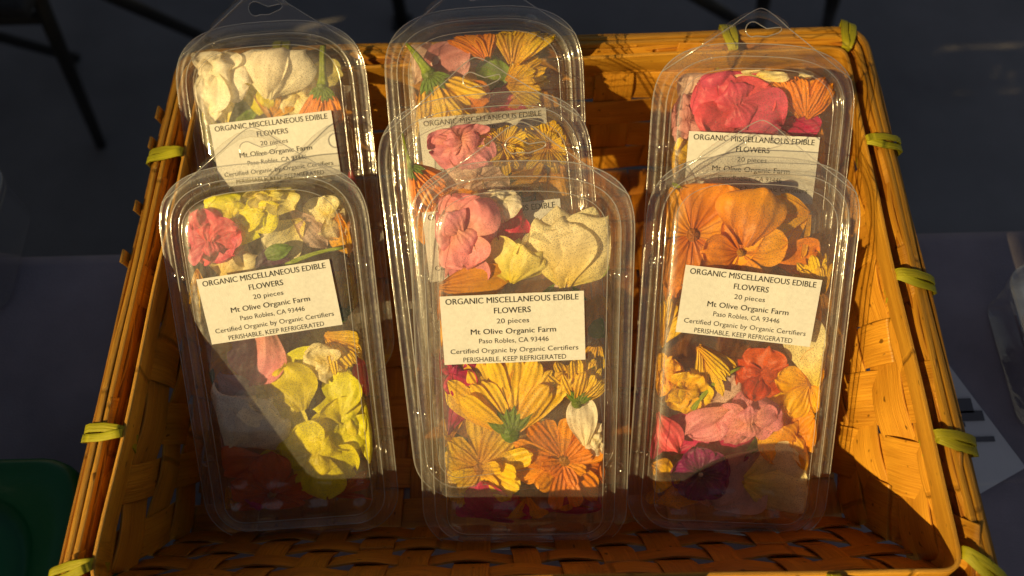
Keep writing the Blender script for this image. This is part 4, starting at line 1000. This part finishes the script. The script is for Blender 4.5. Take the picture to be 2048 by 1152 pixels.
# clear tubs of fruit on the table
def tub(px, py, label, fruits, hx=.07, hy=.055, h=.045):
    o = on_z(px, py, 0.002); t = thing('clear_tub', label, 'plastic tub', Matrix.Translation(o), 'clear tubs on the table')
    g = loft([(rounded_rect(hx * .86, hy * .84, .012), .0005), (rounded_rect(hx * .90, hy * .88, .014), .004), (rounded_rect(hx * .96, hy * .95, .016), h - .006), (rounded_rect(hx, hy, .018), h - .005), (rounded_rect(hx, hy, .018), h)], cap=False); g.make('tub_body', M['clear_tub'], t)
    g = loft([(rounded_rect(hx * 1.01, hy * 1.01, .018), h + .0004), (rounded_rect(hx * 1.01, hy * 1.01, .018), h + .003), (rounded_rect(hx * .93, hy * .92, .015), h + .003), (rounded_rect(hx * .90, hy * .88, .014), h + .001)]); g.make('tub_lid', M['clear_tub'], t)
    rg = random.Random(px)
    for i in range(fruits):
        g = Geo(); g.blob((0, 0, 0), (.012, .010, .009), 12, 8, .25, 2.5, i * 3.3)
        f = g.make('dried_fruit', M['fruit'])
        lay = i // 9; k = i % 9
        f.location = o + Vector(((k % 3 - 1) * .030 + rg.uniform(-.004, .004) - .004, (k // 3 - 1) * .024 + rg.uniform(-.004, .004), .014 + .0145 * lay)); f.rotation_euler = (rg.uniform(-.6, .6), rg.uniform(-.6, .6), rg.uniform(0, 3))
        set_props(f, 'small wrinkled brown dried fruit inside the clear tub at the right edge', 'fruit', 'dried fruit in the clear tub')
tub(2178, 725, 'clear plastic tub of brown fruit at the right edge of the picture', 18)
tub(-120, 520, 'empty clear plastic tub at the left edge of the picture', 0, .07, .05, .05)

# black metal chairs standing on the concrete beyond the table
def bar(parent, name, pts, r_): g = Geo(); g.tube(pts, r_, 10); g.make(name, M['steel'], parent)
ch = thing('metal_chair', 'black metal chair frame on the concrete at the upper left', 'chair')
a0 = on_z(202, 290, GZ); a1 = on_z(60, -45, -.33)
bar(ch, 'leg', [a0, a1], .012)
b0 = a0 + Vector((-.42, .02, 0)); b1 = a1 + Vector((-.40, .0, 0)); bar(ch, 'leg', [b0, b1], .012)
k = (0.0 + 1)
def onleg(py):      # point of the leg seen at a given height
    best = min((abs((CAM - Vector()).z * 0 + proj_y(a0.lerp(a1, t / 200)) - py), t) for t in range(201)); return a0.lerp(a1, best[1] / 200)
def proj_y(p): d = p - CAM; return 576 - FPX * d.dot(CU) / d.dot(F)
m0 = onleg(33); bar(ch, 'crossbar', [m0, m0 + Vector((-.41, .0, .0))], .010)
m1 = onleg(55) + Vector((0, .012, 0)); bar(ch, 'crossbar', [m1, m1 + Vector((-.41, .0, .0))], .004)
for d in (a1, b1):
    bar(ch, 'leg', [d + Vector((.02, .02, 0)), Vector((d.x + .03, d.y + .42, GZ))], .012)
g = Geo(); g.box(((a1.x + b1.x) / 2, a1.y + .12, a1.z + .01), (.44, .40, .025)); g.make('seat', M['seatpad'], ch, False, .008)
ch2 = thing('metal_chair', 'black metal chair frame on the concrete beyond the back of the basket', 'chair')
for (p0, p1) in (((1505, 62), (1385, -12)), ((1518, 62), (1537, -60)), ((1652, 60), (1680, -60))):
    A = on_z(*p0, GZ); B = on_z(*p1, -.33 if p0[0] > 1510 else -.62); bar(ch2, 'leg', [A, B], .013)
A = on_z(1520, -60, -.33); B = on_z(1690, -60, -.33); bar(ch2, 'crossbar', [A, B], .012)
g = Geo(); g.box(((A.x + B.x) / 2, A.y + .16, A.z + .012), ((B - A).length + .06, .36, .025)); g.make('seat', M['seatpad'], ch2, False, .008)
ch3 = thing('steel_post', 'thick black steel post standing on the concrete at top centre', 'post')
A = on_z(805, 48, GZ); g = Geo(); g.tube([A, A + Vector((0.0, .02, .75))], .016); g.make('post', M['steel'], ch3)
g = Geo(); g.box(A + Vector((0, 0, .004)), (.05, .05, .008)); g.make('foot', M['steel'], ch3, False, .002)
